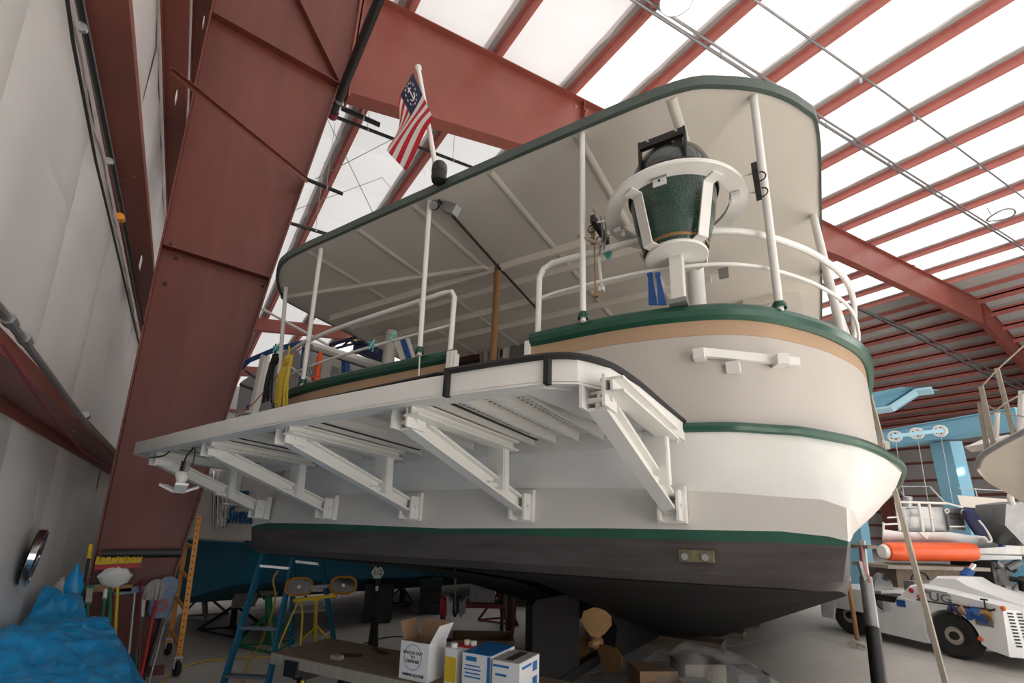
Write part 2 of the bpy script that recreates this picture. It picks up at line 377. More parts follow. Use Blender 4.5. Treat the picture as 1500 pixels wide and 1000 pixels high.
# main tapered column
col = thing('steel_column', 'big red-brown tapered steel column beside the left wall', 'column', (-.3, YC, 0))
xo = -.645
IN = [(0, -.012), (1.1, .11), (4.87, .59), (8.36, 1.12), (8.7, 1.165)]
def xin(z):
    for (a, b), (c, d) in zip(IN, IN[1:]):
        if z <= c: return b + (d - b) * (z - a) / (c - a)
    return IN[-1][1] + .14 * (z - 8.7)
pr = [V(xo, YC - .006, 0), V(xin(0), YC - .006, 0), V(xin(4.87), YC - .006, 4.87), V(1.10, YC - .006, 8.3), V(1.25, YC - .006, 8.3), V(1.33, YC - .006, 10.4), V(xo, YC - .006, 10.2)]
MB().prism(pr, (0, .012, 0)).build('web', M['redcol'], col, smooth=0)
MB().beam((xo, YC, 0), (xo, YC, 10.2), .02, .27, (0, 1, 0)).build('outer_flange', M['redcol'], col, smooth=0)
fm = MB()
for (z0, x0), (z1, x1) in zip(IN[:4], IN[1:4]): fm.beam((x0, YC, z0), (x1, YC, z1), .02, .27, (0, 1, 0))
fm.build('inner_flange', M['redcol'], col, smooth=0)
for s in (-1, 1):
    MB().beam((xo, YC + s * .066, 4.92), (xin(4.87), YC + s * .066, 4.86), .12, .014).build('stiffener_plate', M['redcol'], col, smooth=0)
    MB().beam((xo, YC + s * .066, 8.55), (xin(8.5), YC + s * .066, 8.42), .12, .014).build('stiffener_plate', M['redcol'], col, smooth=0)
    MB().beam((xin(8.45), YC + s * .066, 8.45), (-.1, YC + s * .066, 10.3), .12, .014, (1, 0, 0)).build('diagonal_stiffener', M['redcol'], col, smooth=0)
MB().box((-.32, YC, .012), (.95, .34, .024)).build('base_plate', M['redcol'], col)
for p in [(250, 358), (242, 415), (258, 378), (385, 418), (250, 180)]:
    q = aty(*p, YC - .02); MB().cyl(q, q + V(0, -.02, 0), .022, 6).build('bolt', M['black'], col)
# rafter
raf = thing('roof_rafter', 'deep red tapered rafter crossing from the column behind the canopy', 'beam', (1.35, YC, 8.4))
def rbot(x):
    P = [(1.2, 8.32), (1.5, 8.4), (4.8, 9.14), (19, 11.72), (RIDGE, 14.0), (60, 11.5)]
    for (a, b), (c, d) in zip(P, P[1:]):
        if x <= c: return b + (d - b) * (x - a) / (c - a)
    return P[-1][1]
xs = [1.27, 4.8, 10, 19, 28, RIDGE]
def rpiece(xs, name_mat):
    MB().prism([V(x, YC - .006, rbot(x)) for x in xs] + [V(x, YC - .006, roofz(x) - .02) for x in reversed(xs)], (0, .012, 0)).build('web', name_mat, raf, smooth=0)
    for a, b in zip(xs, xs[1:]):
        MB().beam((a, YC, rbot(a)), (b, YC, rbot(b)), .28, .022).build('bottom_flange', name_mat, raf, smooth=0)
    MB().beam((xs[0], YC, roofz(xs[0]) - .015), (xs[-1], YC, roofz(xs[-1]) - .015), .28, .022).build('top_flange', name_mat, raf, smooth=0)
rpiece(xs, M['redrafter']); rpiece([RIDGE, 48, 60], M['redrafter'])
MB().beam((1.235, YC, 8.25), (1.3, YC, 10.4), .30, .03, (1, 0, 0)).build('end_plate', M['redrafter'], raf)
MB().beam((1.29, YC, 8.25), (1.36, YC, 10.4), .30, .03, (1, 0, 0)).build('end_plate', M['redrafter'], raf)
for x in (6.35, 17.6, RIDGE): MB().box((x, YC - .07, (rbot(x) + roofz(x)) / 2), (.014, .12, roofz(x) - rbot(x) - .05)).build('stiffener_plate', M['redrafter'], raf)
for p in [(842, 155), (858, 162), (1337, 388), (1341, 392), (1430, 440), (1443, 448)]:
    q = aty(*p, YC - .16); MB().cyl(q, q + V(0, -.05, -.06), .03, 6).build('bolt', M['bronze'], raf)
for i, (px, py, l) in enumerate(((298, 33, 'topmost girt beside the column'), (258, 143, 'third girt beside the brace'), (206, 385, 'second girt near the column'))):
    q = atx(px, py, -.70); MB().box(q, (.006, .10, .13)).solo('paper_sticker', M['boxwhite'], 'small white paper sticker on the ' + l, 'sticker', 'stickers on the girts')
# frames further back
for y in (24, 33):
    r2 = thing('far_rafter', 'red rafter of the %s frame beyond the yacht' % ('next' if y < 30 else 'farthest'), 'beam', (xo, y, 0), group=None)
    rz_ = lambda x: roofz(x) - .65
    MB().prism([V(x, y, rz_(x)) for x in (1.2, RIDGE, 62)] + [V(x, y, roofz(x) - .03) for x in (62, RIDGE, 1.2)], (0, .02, 0)).build('web', M['redrafter'], r2)
    for a, b in ((1.2, RIDGE), (RIDGE, 62)): MB().beam((a, y, rz_(a)), (b, y, rz_(b)), .28, .02).build('flange', M['redrafter'], r2)
    MB().prism([V(xo, y, 0), V(0, y, 0), V(1.2, y, 9.9), V(1.2, y, 10.4), V(xo, y, 10.2)], (0, .02, 0)).build('column_web', M['redcol'], r2)
    MB().beam((0, y, 0), (1.2, y, 9.8), .02, .27, (0, 1, 0)).build('column_flange', M['redcol'], r2)
for k, y in enumerate((9.5, 21)):
    MB().prism([V(62.5, y, 0), V(63.6, y, 0), V(63.6, y, 12), V(60, y, 12), V(60.6, y, 10)], (0, .9, 0)).solo('far_column', M['red'], 'dark red column on the far right wall, %s blue hoist leg' % ['nearer the', 'farther from the'][k], 'column', smooth=0)
# braces on the wall and column
MB().beam(atx(250, 100, -.7), aty(450, 262, YC - .1), .07, .006).beam(atx(250, 103, -.7), aty(450, 265, YC - .1), .006, .07).solo('flange_brace', M['redcol'], 'thin red angle brace sloping from wall girt to column edge', 'brace')
MB().tube([atx(x, y, -.62) for x, y in ((236, 600), (180, 735), (150, 812))], .006, 6).solo('ground_wire', M['wood'], 'thin brown wire running down the column beside the brooms', 'wire')
# pipes on the wall
pm = thing('black_wall_pipe', 'thick black sprinkler pipe running along the left wall girt', 'pipe', (-.8, 4, 3.8))
MB().tube([atx(112, -20, -.66), atx(180, 317, -.66), atx(208, 470, -.66), atx(222, 560, -.68)], .018, 10).build('pipe', M['blackpipe'], pm)
for p in ((160, 235), (119, 38)): q = atx(*p, -.66); MB().cyl(q, q + V(0, .02, .003), .021, 10).build('hanger_ring', M['galv'], pm)
q = atx(176, 316, -.66); MB().cyl(q, q + V(0, .06, .002), .026, 12).build('coupling', M['orange'], pm)
MB().tube([atx(97, -10, -.80), atx(107, 62, -.78), atx(140, 235, -.80), atx(165, 340, -.80), atx(206, 515, -.80)], .009, 6).solo('wall_cable', M['black'], 'thin dark cable running beside the black wall pipe', 'cable')
cg = thing('grey_conduit', 'grey conduit with fittings lying along the lowest wall girt', 'conduit', (-.7, 4, 2.45))
MB().tube([atx(x, y, -.665) for x, y in ((-40, 410), (0, 452), (70, 545), (130, 625), (175, 668), (215, 692))], .017, 8).build('pipe', M['steelgrey'], cg)
for p in ((10, 465), (33, 493), (125, 607)): q = atx(*p, -.665); MB().cyl(q, q + V(0, .07, -.002), .026, 8).build('fitting', M['steelgrey'], cg)
MB().tube([atx(x, y, -.67) for x, y in ((0, 500), (60, 590), (120, 660), (180, 700), (240, 690))], .008, 6).solo('red_air_hose', M['maroon'], 'thin red hose draped along the lowest girt', 'hose')
# sprinkler mains under the roof
mp = thing('sprinkler_main', 'black sprinkler main hanging in front of the rafter', 'pipe', (1.17, 3, 8.2))
a, b = atz(575, -50, 8.25), atz(489, 163, 8.25)
MB().cyl(a, b, .068, 14).build('pipe', M['blackpipe'], mp)
for t in (.88,): q = lerp(a, b, t); MB().cyl(q, q + (b - a).normalized() * .05, .082, 14).build('hanger_ring', M['galv'], mp)
MB().cyl(b, b + (b - a).normalized() * .12, .085, 14).build('coupling', M['maroon'], mp)
for i, (p, q_, y, r, l) in enumerate([((500, 158), (556, 183), 8.6, .05, 'upper stub beside the main coupling'), ((478, 166), (583, 206), 8.6, .035, 'long pipe behind the flag'), ((612, 215), (702, 249), 9.0, .035, 'pipe right of the flag staff'), ((448, 262), (502, 284), 10.5, .045, 'short stub beside the column edge'), ((426, 327), (490, 346), 12, .045, 'lower stub above the canopy corner')]):
    a, b = aty(*p, y), aty(*q_, y); t = thing('branch_pipe', 'black branch sprinkler pipe, ' + l, 'pipe', a, 0, 'branch sprinkler pipes'); MB().cyl(a, b, r, 10).build('pipe', M['blackpipe'], t)
    q = lerp(a, b, .55); MB().cyl(q, V(q.x, q.y, roofz(q.x) + .2), .006, 5).build('hanger_rod', M['galv'], t); MB().cyl(q, q + (b - a).normalized() * .03, r * 1.2, 10).build('hanger_ring', M['galv'], t)
for i, (p, q_, y) in enumerate([((462, 262), (640, 170), 10), ((480, 175), (548, 315), 10), ((430, 308), (600, 245), 12)]):
    MB().tube([aty(*p, y), aty(*q_, y)], .008, 5).solo('brace_cable', M['steelgrey'], 'thin steel brace cable under the roof, ' + ['rising behind the flag', 'falling left of the flag', 'lowest, near the column'][i], 'cable', 'roof brace cables')
def onroof(px, py, off=-.06):
    r = ray(px, py); t = (RZ0 + off - CAMH) / (r.z - RSL * r.x); return EYE + r * t
for i, (ps, r) in enumerate([([(905, -15), (1130, 130), (1200, 178), (1500, 366), (1540, 392)], .035), ([(1085, -15), (1300, 138), (1500, 290), (1530, 314)], .025)]):
    t = thing('roof_conduit', 'silver conduit crossing under the purlins, ' + ['thicker one passing the canopy corner', 'thinner one ending at the hanging hoop'][i], 'conduit', onroof(*ps[1]))
    MB().tube([onroof(*p) for p in ps], r, 8).build('pipe', M['galv'], t)
    if i == 0: MB().tube([onroof(*p) + V(0, -.11, 0) for p in ps], r * .8, 8).build('pipe', M['galv'], t)
    for p in (((1056, 82), (1210, 185), (1303, 241), (1380, 290)) if i == 0 else ((1182, 59), (1262, 120), (1340, 176), (1437, 246))):
        q = onroof(*p); MB().box(q + V(0, 0, .03), (.05, .05, .14)).build('clamp', M['galv'], t)
MB().tube([at(*p, d) for *p, d in ((1232, 440, 24), (1330, 486, 24.5), (1430, 540, 25), (1530, 588, 25.5))], .06, 6).tube([at(*p, d) for *p, d in ((1245, 446, 24.2), (1330, 480, 24.7), (1430, 532, 25.2), (1530, 580, 25.7))], .04, 6).solo('far_cable_run', M['black'], 'dark cable run crossing the far purlins above the blue hoist', 'cable')
lp = thing('ceiling_lamp', 'round white high bay lamp at the top edge', 'lamp', onroof(991, 1, -.25))
c = onroof(991, 1, -.25); MB().lathe([(.30, 0), (.31, .03), (.22, .16), (.08, .26), (.0, .27)], c, n=24).build('housing', M['galv'], lp)
MB().lathe([(0, -.03), (.2, -.02), (.285, .005)], c, n=24).build('diffuser', M['lampglow'], lp)
hc = onroof(1466, 316, -.25); MB().tube([hc + V(math.cos(2 * PI * k / 16) * .38, math.sin(2 * PI * k / 16) * .38, .04 * math.sin(4 * PI * k / 16)) for k in range(16)], .03, 6, closed=True).tube([hc + V(-.3, .2, .02), hc + V(-.35, .25, .35)], .015, 5).solo('hanging_hoop', M['steelgrey'], 'coiled grey cable hoop hanging under far right purlins', 'cable')
# ================================================================== THE YACHT (written in its own axes: u starboard, v forward, w up)
yt = thing('motor_yacht', 'big white motor yacht seen from its stern, dark bottom paint and green trim', 'boat', matrix=BM @ Matrix.Translation((0, 3, -1.45)))
def Y(mb, name, m, parent=None, smooth=35): return mb.build(name, m, parent or yt, BM, smooth)
KU = .01127
SU = [0, .4, .8, 1.2, 1.6, 1.9, 2.1]
SIDE = [(1.2,), (3,), (5,), (8,), (10,), (11.5,), (12.6,)]
def level(us, ws, corner, side, voff=0.):
    h = [V(u * us, KU * u * u + voff, ws(u)) for u in SU] + [V(p) for p in corner] + [V(p) for p in side]
    return [V(-p.x, p.y, p.z) for p in reversed(h[1:])] + h
def cw(w): return lambda u: w
chine = level(1.0, cw(-.275), [(2.22, .10, -.275), (2.27, .12, -.27), (2.30, .16, -.27), (2.33, .3, -.28)],
    [(2.38, 1.2, -.34), (2.42, 3, -.45), (2.42, 5, -.53), (2.2, 8, -.42), (1.6, 10, -.15), (.8, 11.3, .15), (.02, 12.3, .35)], .06)
roll = level(1.0, cw(-.225), [(2.27, .057, -.225), (2.33, .07, -.225), (2.35, .1, -.225), (2.36, .3, -.23)],
    [(2.40, 1.2, -.29), (2.45, 3, -.40), (2.45, 5, -.48), (2.25, 8, -.36), (1.65, 10, -.1), (.85, 11.35, .18), (.02, 12.35, .38)])
boot = level(1.0, cw(-.055), [(2.3, .058, -.06), (2.368, .064, -.06), (2.378, .09, -.06), (2.39, .3, -.06)],
    [(2.43, 1.2, -.06), (2.48, 3, -.06), (2.5, 5, -.06), (2.42, 8, 0), (2.0, 10, .1), (1.1, 11.5, .25), (.02, 12.5, .42)])
wlin = level(1.0, lambda u: -.02 + .02 * min(abs(u) / 1.2, 1), [(2.3, .059, -.02), (2.372, .065, -.04), (2.382, .09, -.04), (2.395, .3, -.03)],
    [(2.44, 1.2, 0), (2.49, 3, 0), (2.51, 5, 0), (2.45, 8, .07), (2.05, 10, .17), (1.15, 11.55, .32), (.02, 12.55, .5)])
knu = level(1.0, lambda u: .25 - .0085 * abs(u) ** 3, [(2.29, .06, .155), (2.385, .068, .115), (2.40, .10, .115), (2.425, .3, .115)],
    [(2.50, 1.2, .12), (2.56, 3, .12), (2.6, 5, .13), (2.6, 8, .2), (2.2, 10, .3), (1.3, 11.7, .45), (.02, 12.8, .62)])
rubp = level(1.0, cw(.52), [(2.235, .22, .515), (2.40, .42, .51), (2.53, .64, .51), (2.68, 1.05, .51)],
    [(2.84, 1.7, .51), (2.93, 3, .51), (2.95, 5, .55), (2.9, 8, .68), (2.5, 10.2, .85), (1.6, 12, 1.05), (.03, 13.3, 1.25)], -.11)
for i, p in enumerate(rubp):
    a = abs(p.x)
    if p.y < 0 and a > 1.6: p.y += .9 * (a - 1.6) ** 2 * .9
mid2 = [lerp(a, b, .5) + V(0, .03 if a.y < 1 else 0, -.015) for a, b in zip(knu, rubp)]
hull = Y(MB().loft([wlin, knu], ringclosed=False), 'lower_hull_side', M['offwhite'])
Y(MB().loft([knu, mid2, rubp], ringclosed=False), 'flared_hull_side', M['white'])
Y(MB().loft([boot, wlin], ringclosed=False), 'boot_stripe', M['boot'])
WG = [(0, -.28), (1.3, -.42), (2.4, -.56), (3, -.8), (4.2, -1.27), (8, -1.2), (10, -.7), (12.5, .3)]
def wg(v):
    for (a, b), (c, d) in zip(WG, WG[1:]):
        if v <= c: return b + (d - b) * (v - a) / (c - a)
    return .3
m1 = [V(p.x * .4, p.y, p.z + (wg(p.y) - p.z) * .93) for p in chine]
gb = [V(max(-.12, min(.12, p.x)), p.y, wg(p.y)) for p in chine]
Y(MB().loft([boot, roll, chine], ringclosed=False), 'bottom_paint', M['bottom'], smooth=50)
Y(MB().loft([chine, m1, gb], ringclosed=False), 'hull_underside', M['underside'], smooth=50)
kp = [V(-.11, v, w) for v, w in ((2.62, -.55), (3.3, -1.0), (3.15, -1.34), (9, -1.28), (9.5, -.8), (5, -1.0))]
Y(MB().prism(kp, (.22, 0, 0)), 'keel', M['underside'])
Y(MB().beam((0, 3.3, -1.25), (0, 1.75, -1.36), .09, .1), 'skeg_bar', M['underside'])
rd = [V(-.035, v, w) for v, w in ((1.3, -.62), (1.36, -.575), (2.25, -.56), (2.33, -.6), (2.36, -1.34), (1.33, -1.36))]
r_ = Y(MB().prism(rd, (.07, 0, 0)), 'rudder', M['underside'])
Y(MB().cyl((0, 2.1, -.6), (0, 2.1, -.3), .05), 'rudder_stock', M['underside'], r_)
pr_ = Y(MB().lathe([(.03, -.12), (.065, -.06), (.07, .1), (.05, .14)], (0, 2.85, -1.12), (0, 1, 0), 14, True), 'propeller', M['bronze'])
for k in range(3):
    a = math.radians(8 + 120 * k); d = V(math.sin(a), 0, math.cos(a)); t = V(math.cos(a), 0, -math.sin(a)); c = V(0, 2.85, -1.12)
    out = [(.05, -.03), (.13, -.11), (.22, -.16), (.31, -.145), (.37, -.05), (.375, .05), (.31, .135), (.22, .15), (.13, .10), (.05, .03)]
    Y(MB().prism([c + d * r + t * s + V(0, s * .45 - .01, 0) for r, s in out], (0, .02, 0)), 'blade', M['bronze'], pr_)
zp = Y(MB().box((1.70, .005, -.135), (.17, .05, .06)), 'anode_plate', mat('weathered_zinc', (.20, .18, .10), .7, .2, var=.6, scale=22))
for du in (-.05, .05): Y(MB().cyl((1.70 + du, -.01, -.14), (1.70 + du, -.05, -.14), .018, 8), 'bolt', M['galv'], zp)
# rub rail at deck level
starb = [p for p in rubp if (p.x > 1.55 and p.y < 9)]
Y(MB().tube(spline([p + V(0, -.012, .02) for p in starb], 4), .028, 8), 'rub_rail', M['green'])
Y(MB().tube(spline([V(-p.x, p.y, p.z) + V(0, -.012, .02) for p in starb], 4), .028, 8), 'rub_rail', M['green'])
# side deck and bulwark
RP = [(0, -.085), (.75, -.08), (1.31, -.08), (1.71, -.02), (2.0, .096), (2.235, .31), (2.485, .69), (2.667, 1.22), (2.74, 2.2), (2.76, 4), (2.72, 7.5)]
RPp = [(0, -.085), (.8, -.08), (1.5, -.05), (2.1, .03), (2.5, .17), (2.72, .36), (2.9, .8), (2.98, 1.4), (3.0, 2.2), (3.0, 4), (2.9, 7.5)]
RS = spline([V(u, v, 0) for u, v in RP], 5); RPT = spline([V(-u, v, 0) for u, v in RPp], 5)
Y(MB().loft([rubp, [V(p.x * .8, p.y * .97 + .25, p.z + .01) for p in rubp], [V(p.x * .05, p.y * .95 + .4, p.z + .01) for p in rubp]], ringclosed=False), 'deck', M['deckwhite'])
def cut(pts, f): return [p for p in pts if f(p)]
SB = [V(.72, -.08, 0)] + cut(RS, lambda p: p.x > .76); PB = [V(.04, -.085, 0)] + RPT
def strip(pts, w0, w1, t, name, m):
    n = len(pts); inn = []
    for i, p in enumerate(pts):
        d = (pts[min(i + 1, n - 1)] - pts[max(i - 1, 0)]).normalized(); s = 1 if pts[-1].x > 0 else -1
        inn.append(p + V(-d.y, d.x, 0) * s * t)
    rings = [[p + V(0, 0, w0) for p in pts], [p + V(0, 0, w1) for p in pts], [p + V(0, 0, w1) for p in inn], [p + V(0, 0, w0) for p in inn]]
    m_ = MB(); 
    for i in range(n - 1):
        for a in range(4):
            b = (a + 1) % 4; m_.face(rings[a][i], rings[a][i + 1], rings[b][i + 1], rings[b][i])
    m_.face(*[r[0] for r in rings]); m_.face(*[r[-1] for r in reversed(rings)])
    return Y(m_, name, m)
for pts in (SB, PB):
    strip(pts, .50, 1.105, .05, 'bulwark', M['deckwhite']); 
    strip([p * 1.0 + V(0, -.004, 0) for p in pts], 1.10, 1.20, .055, 'tan_stripe', M['tan'])
    Y(MB().tube([p + V(0, .01, 1.245) for p in pts], .055, 10), 'cap_rail', M['green'])
Y(MB().box((.38, -.06, .53), (.70, .05, .12)), 'gate_sill', M['deckwhite'])
Y(MB().box((.055, -.10, .95), (.05, .09, .62)).box((.085, -.13, .95), (.05, .02, .62)), 'gate_post', M['white'])
Y(MB().box((.70, -.08, .92), (.035, .07, .62)), 'gate_post', M['white'])
Y(MB().box((-.2, 1.9, .58), (3.6, 2.6, .03)), 'cockpit_sole', M['steelgrey'])
# stern hand bar and block on the bulwark
hb = Y(MB().beam((1.80, -.045, .975), (2.27, .26, .945), .03, .05), 'stern_step_bar', M['white'])
Y(MB().beam((1.79, .03, .965), (1.79, -.07, .965), .06, .06), 'bracket', M['white'], hb); Y(MB().beam((2.16, .22, .94), (2.20, .13, .935), .06, .06), 'bracket', M['white'], hb)
Y(MB().beam((1.95, .10, .89), (1.95, .02, .89), .07, .06), 'mounting_block', M['white'])
# hardtop canopy over the aft deck
CS = [(0, -.245), (1.15, -.246), (1.79, -.225), (2.06, -.12), (2.31, .07), (2.49, .31), (2.57, .55), (2.59, 1.42), (2.61, 3.4), (2.62, 6.5)]
CP = [(.23, -.235), (1.32, -.22), (2.2, -.188), (2.62, -.02), (2.96, .267), (3.08, .478), (3.12, 1.5), (3.15, 3.4), (3.15, 6.5)]
cpl = [p for p in reversed(spline([V(-u, v, 0) for u, v in CP], 4))] + spline([V(u, v, 0) for u, v in CS], 4)
Y(MB().prism([p + V(0, 0, 2.7) for p in cpl], (0, 0, .05)), 'canopy', M['ceil'])
m_ = MB(); n = len(cpl)
for i in range(n - 1):
    a, b = cpl[i], cpl[i + 1]
    ia, ib = V(a.x * .995, a.y + .02, 0), V(b.x * .995, b.y + .02, 0)
    m_.face(a + V(0, -.012, 2.688), b + V(0, -.012, 2.688), b + V(0, -.012, 2.76), a + V(0, -.012, 2.76))
    m_.face(ia + V(0, 0, 2.688), ib + V(0, 0, 2.688), b + V(0, -.012, 2.688), a + V(0, -.012, 2.688)); m_.face(a + V(0, -.012, 2.76), b + V(0, -.012, 2.76), ib + V(0, 0, 2.76), ia + V(0, 0, 2.76))
Y(m_, 'canopy_trim', M['greenedge'])
def edgev(u):   # aft edge of the canopy
    best = min(cpl, key=lambda p: abs(p.x - u) + (9 if p.y > 1 else 0)); return best.y
for u, v1 in ((-1.9, 2.9), (-1.15, 2.9), (-.45, .9), (.36, 2.9), (1.1, 2.9), (1.75, .6)):
    Y(MB().prism([V(u - .035, edgev(u) + .05, 2.70), V(u + .035, edgev(u) + .05, 2.70), V(u + .01, edgev(u) + .05, 2.688), V(u - .01, edgev(u) + .05, 2.688)], (0, v1 - edgev(u), 0)), 'canopy_rib', M['ceil'])
for v, d in ((.93, .07), (1.27, .06), (1.70, .07), (2.15, .07)):
    Y(MB().prism([V(-2.9, v, 2.70), V(-2.9, v + .06, 2.70), V(-2.9, v + .045, 2.7 - d), V(-2.9, v + .012, 2.7 - d)], (4.5, 0, 0)), 'canopy_beam', M['ceil'])
Y(MB().prism([V(-2.95, .32, 2.70), V(-2.93, .38, 2.70), V(-.4, .93, 2.70), V(-.42, .87, 2.70)], (0, 0, -.04)), 'canopy_beam', M['ceil'])
Y(MB().tube([(-.19, -.15, 2.68), (-.25, .9, 2.64), (-.31, 1.9, 2.62)], .014, 6), 'canopy_wire', M['dark'])
# canopy posts
for (a, b, r) in (((1.122, -.138, 1.27), (1.138, -.19, 2.7), .02), ((-.236, -.15, 1.27), (-.282, -.16, 2.7), .021), ((-1.8, -.04, 1.27), (-1.73, -.13, 2.7), .021), ((-2.62, .25, 1.27), (-2.77, .2, 2.7), .022), ((2.208, .25, 1.27), (2.209, .06, 2.7), .024), ((2.56, 1.0, 1.27), (2.53, 1.55, 2.7), .03), ((2.66, 1.5, 1.27), (2.62, 2.6, 2.7), .03)):
    po = Y(MB().cyl(a, b, r, 12), 'canopy_post', M['white']); Y(MB().lathe([(r * 1.7, 0), (r * 1.7, .025), (r * 1.1, .05)], V(a) + V(0, 0, .02), n=12), 'foot_collar', M['green'], po)
# hand rails
def along(pts, lo, hi): return [p for p in pts if lo <= abs(p.x) and p.y <= hi]
sr = [V(.76, -.07, 1.27), V(.76, -.07, 1.72), V(.79, -.07, 1.78), V(.86, -.07, 1.81)] + [p + V(0, .02, 1.81) for p in along(RS, 1.0, 2.3)] + [V(2.72, 2.5, 1.7), V(2.73, 2.62, 1.3)]
Y(MB().tube(sr, .021, 10), 'upper_hand_rail', M['white'])
Y(MB().tube([V(.76, -.06, 1.56)] + [p + V(0, .02, 1.575) for p in along(RS, .8, 2.0)], .012, 8), 'lower_hand_rail', M['white'])
pr2 = [V(.0, -.07, 1.27), V(.0, -.07, 1.76), V(-.03, -.07, 1.81), V(-.12, -.07, 1.82)] + [p + V(0, .02, 1.82 - .02 * abs(p.x)) for p in cut(RPT, lambda p: p.x < -.3 and p.y < 2)]
Y(MB().tube(pr2, .021, 10), 'upper_hand_rail', M['white'])
Y(MB().tube([V(.0, -.06, 1.52)] + [p + V(0, .02, 1.52 - .02 * abs(p.x)) for p in cut(RPT, lambda p: p.x < -.2 and p.y < 2)], .012, 8), 'lower_hand_rail', M['white'])
# cabin bulkhead, window, inner posts
bk = Y(MB().box((-.1, 2.95, 1.65), (5.0, .06, 2.1)), 'cabin_bulkhead', M['ceil'])
def bb(px0, py0, px1, py1, v, name, m, par=None, t=.03):
    a, b = bat(px0, py0, 1, v), bat(px1, py1, 1, v); c = (a + b) / 2
    return Y(MB().box((c.x, v, c.z), (abs(a.x - b.x), t, abs(a.z - b.z))), name, m, par)
bb(664, 505, 735, 520, 2.88, 'window_header', M['redbrown'], bk); bb(668, 522, 718, 545, 2.90, 'cabin_window', M['darkglass'], bk)
bb(738, 500, 783, 545, 2.88, 'window_frame', M['white'], bk); bb(748, 508, 783, 545, 2.86, 'window_pane', M['steelgrey'], bk)
a, b = bat(701, 506, 1, 2.8), bat(733, 540, 1, 2.8)
Y(MB().grid(lambda s, t: V(a.x + (b.x - a.x) * (s * (1 - .25 * t) + .12 * t), 2.82 + .03 * math.sin(18 * s), a.z + (b.z - a.z) * t), 20, 4), 'curtain', M['pillow'], bk)
a, b = bat(729, 397, 1, .95), bat(729, 545, 1, .95); Y(MB().cyl((a.x, .95, .6), (a.x, .95, 2.7), .035, 12), 'wooden_post', M['wood'])
a = bat(1020, 420, 1, 1.4); Y(MB().cyl((a.x, 1.4, .6), (a.x, 1.4, 2.7), .075, 14), 'round_post', M['white'])
a = bat(572, 500, 1, 1.6); Y(MB().cyl((a.x, 1.6, .6), (a.x, 1.6, 2.65), .08, 14), 'round_post', M['ceil'])
for px, py, s in ((1068, 362, .08), (1046, 372, .07), (1060, 400, .09)): a = bat(px, py, 1, 2.0); Y(MB().box(a, (s, .06, s)), 'deck_light', M['steelgrey'])
for (x0, y0, x1, y1) in ((1040, 405, 1078, 440), (1085, 408, 1140, 440)): bb(x0, y0, x1, y1, 2.85, 'bulkhead_panel', M['cream'], bk)
# ---------------------------------------------------------------- boarding platform
PT = lambda u: .565
OUT = [(-2.48, .0), (-2.48, -.92), (-2.46, -.99), (-2.39, -1.03), (-1.07, -1.16), (0, -1.245), (.85, -1.262), (1.2, -1.252), (1.42, -1.235), (1.54, -1.18), (1.62, -1.04), (1.655, -.78), (1.67, -.45), (1.69, -.06)]
pf = Y(MB().prism([V(u, -.20, PT(u) - .02) for u in (-2.4, 1.65)] + [V(u, -.10, PT(u) - .02) for u in (1.65, -2.4)], (0, 0, .02)), 'boarding_platform', M['white'])
def ringband(outer, win, w0, w1, name, m):
    m_ = MB(); n = len(outer); P = [V(u, v, 0) for u, v in outer]; I = []
    for i, p in enumerate(P):
        d = (P[min(i + 1, n - 1)] - P[max(i - 1, 0)]).normalized(); I.append(p + V(-d.y, d.x, 0) * win)
    L = [[V(p.x, p.y, PT(p.x) + w) for p in Q] for Q, w in ((P, w0), (P, w1), (I, w1), (I, w0))]
    for i in range(n - 1):
        for a in range(4):
            b = (a + 1) % 4; m_.face(L[a][i], L[a][i + 1], L[b][i + 1], L[b][i])
    m_.face(*[r[0] for r in L]); m_.face(*[r[-1] for r in reversed(L)])
    return Y(m_, name, m, pf)
ringband(OUT, .022, -.09, .0, 'fascia', M['white']); ringband(OUT, .10, -.097, -.085, 'bottom_flange', M['white'])
Y(MB().prism([V(u, v, PT(u) - .10) for u, v in ((1.30, -1.2), (1.40, -1.2), (1.52, -1.1), (1.60, -.95), (1.65, -.5), (1.67, -.06), (1.50, -.06), (1.42, -.5))], (0, 0, .012)), 'corner_plate', M['white'], pf)
Y(MB().beam((-2.4, -.09, PT(-2.4) - .05), (1.66, -.1, PT(1.66) - .05), .03, .13), 'hull_ledger', M['white'], pf)
def outv(u):
    for (a, b), (c, d) in zip(OUT[3:], OUT[4:]):
        if a <= u <= c: return b + (d - b) * (u - a) / (c - a)
    return -1.0
UK = [1.589 - .9316 * i for i in range(5)]
u = -2.33; i = 0
while u < 1.36:
    v0 = outv(u) + .05; w = PT(u) - .022; L_ = -.12 - v0; vm = (v0 - .12) / 2
    Y(MB().box((u, vm, w - .024), (.010, L_, .052)).box((u + .008, vm, w - .048), (.020, L_, .005)), 'plank_leg', M['white'], pf)
    g = MB(); nb = 26
    for q, ww in ((.012, .03), (.055, .012), (.10, .012), (.140, .03)): g.box((u + q, vm, w), (ww, L_, .006))
    for k in range(nb): g.box((u + .078, v0 + L_ * (k + .5) / nb, w), (.13, .018, .005))
    Y(g, 'perforated_plank', M['white'], pf); u += .1553; i += 1
Y(MB().prism([V(u, v, PT(u) + .016) for u, v in ((-2.38, -.15), (-2.38, -.98), (0, -1.2), (.9, -1.25), (1.4, -1.15), (1.6, -.8), (1.64, -.15))], (0, 0, .008)), 'rubber_matting', M['dark'], pf)
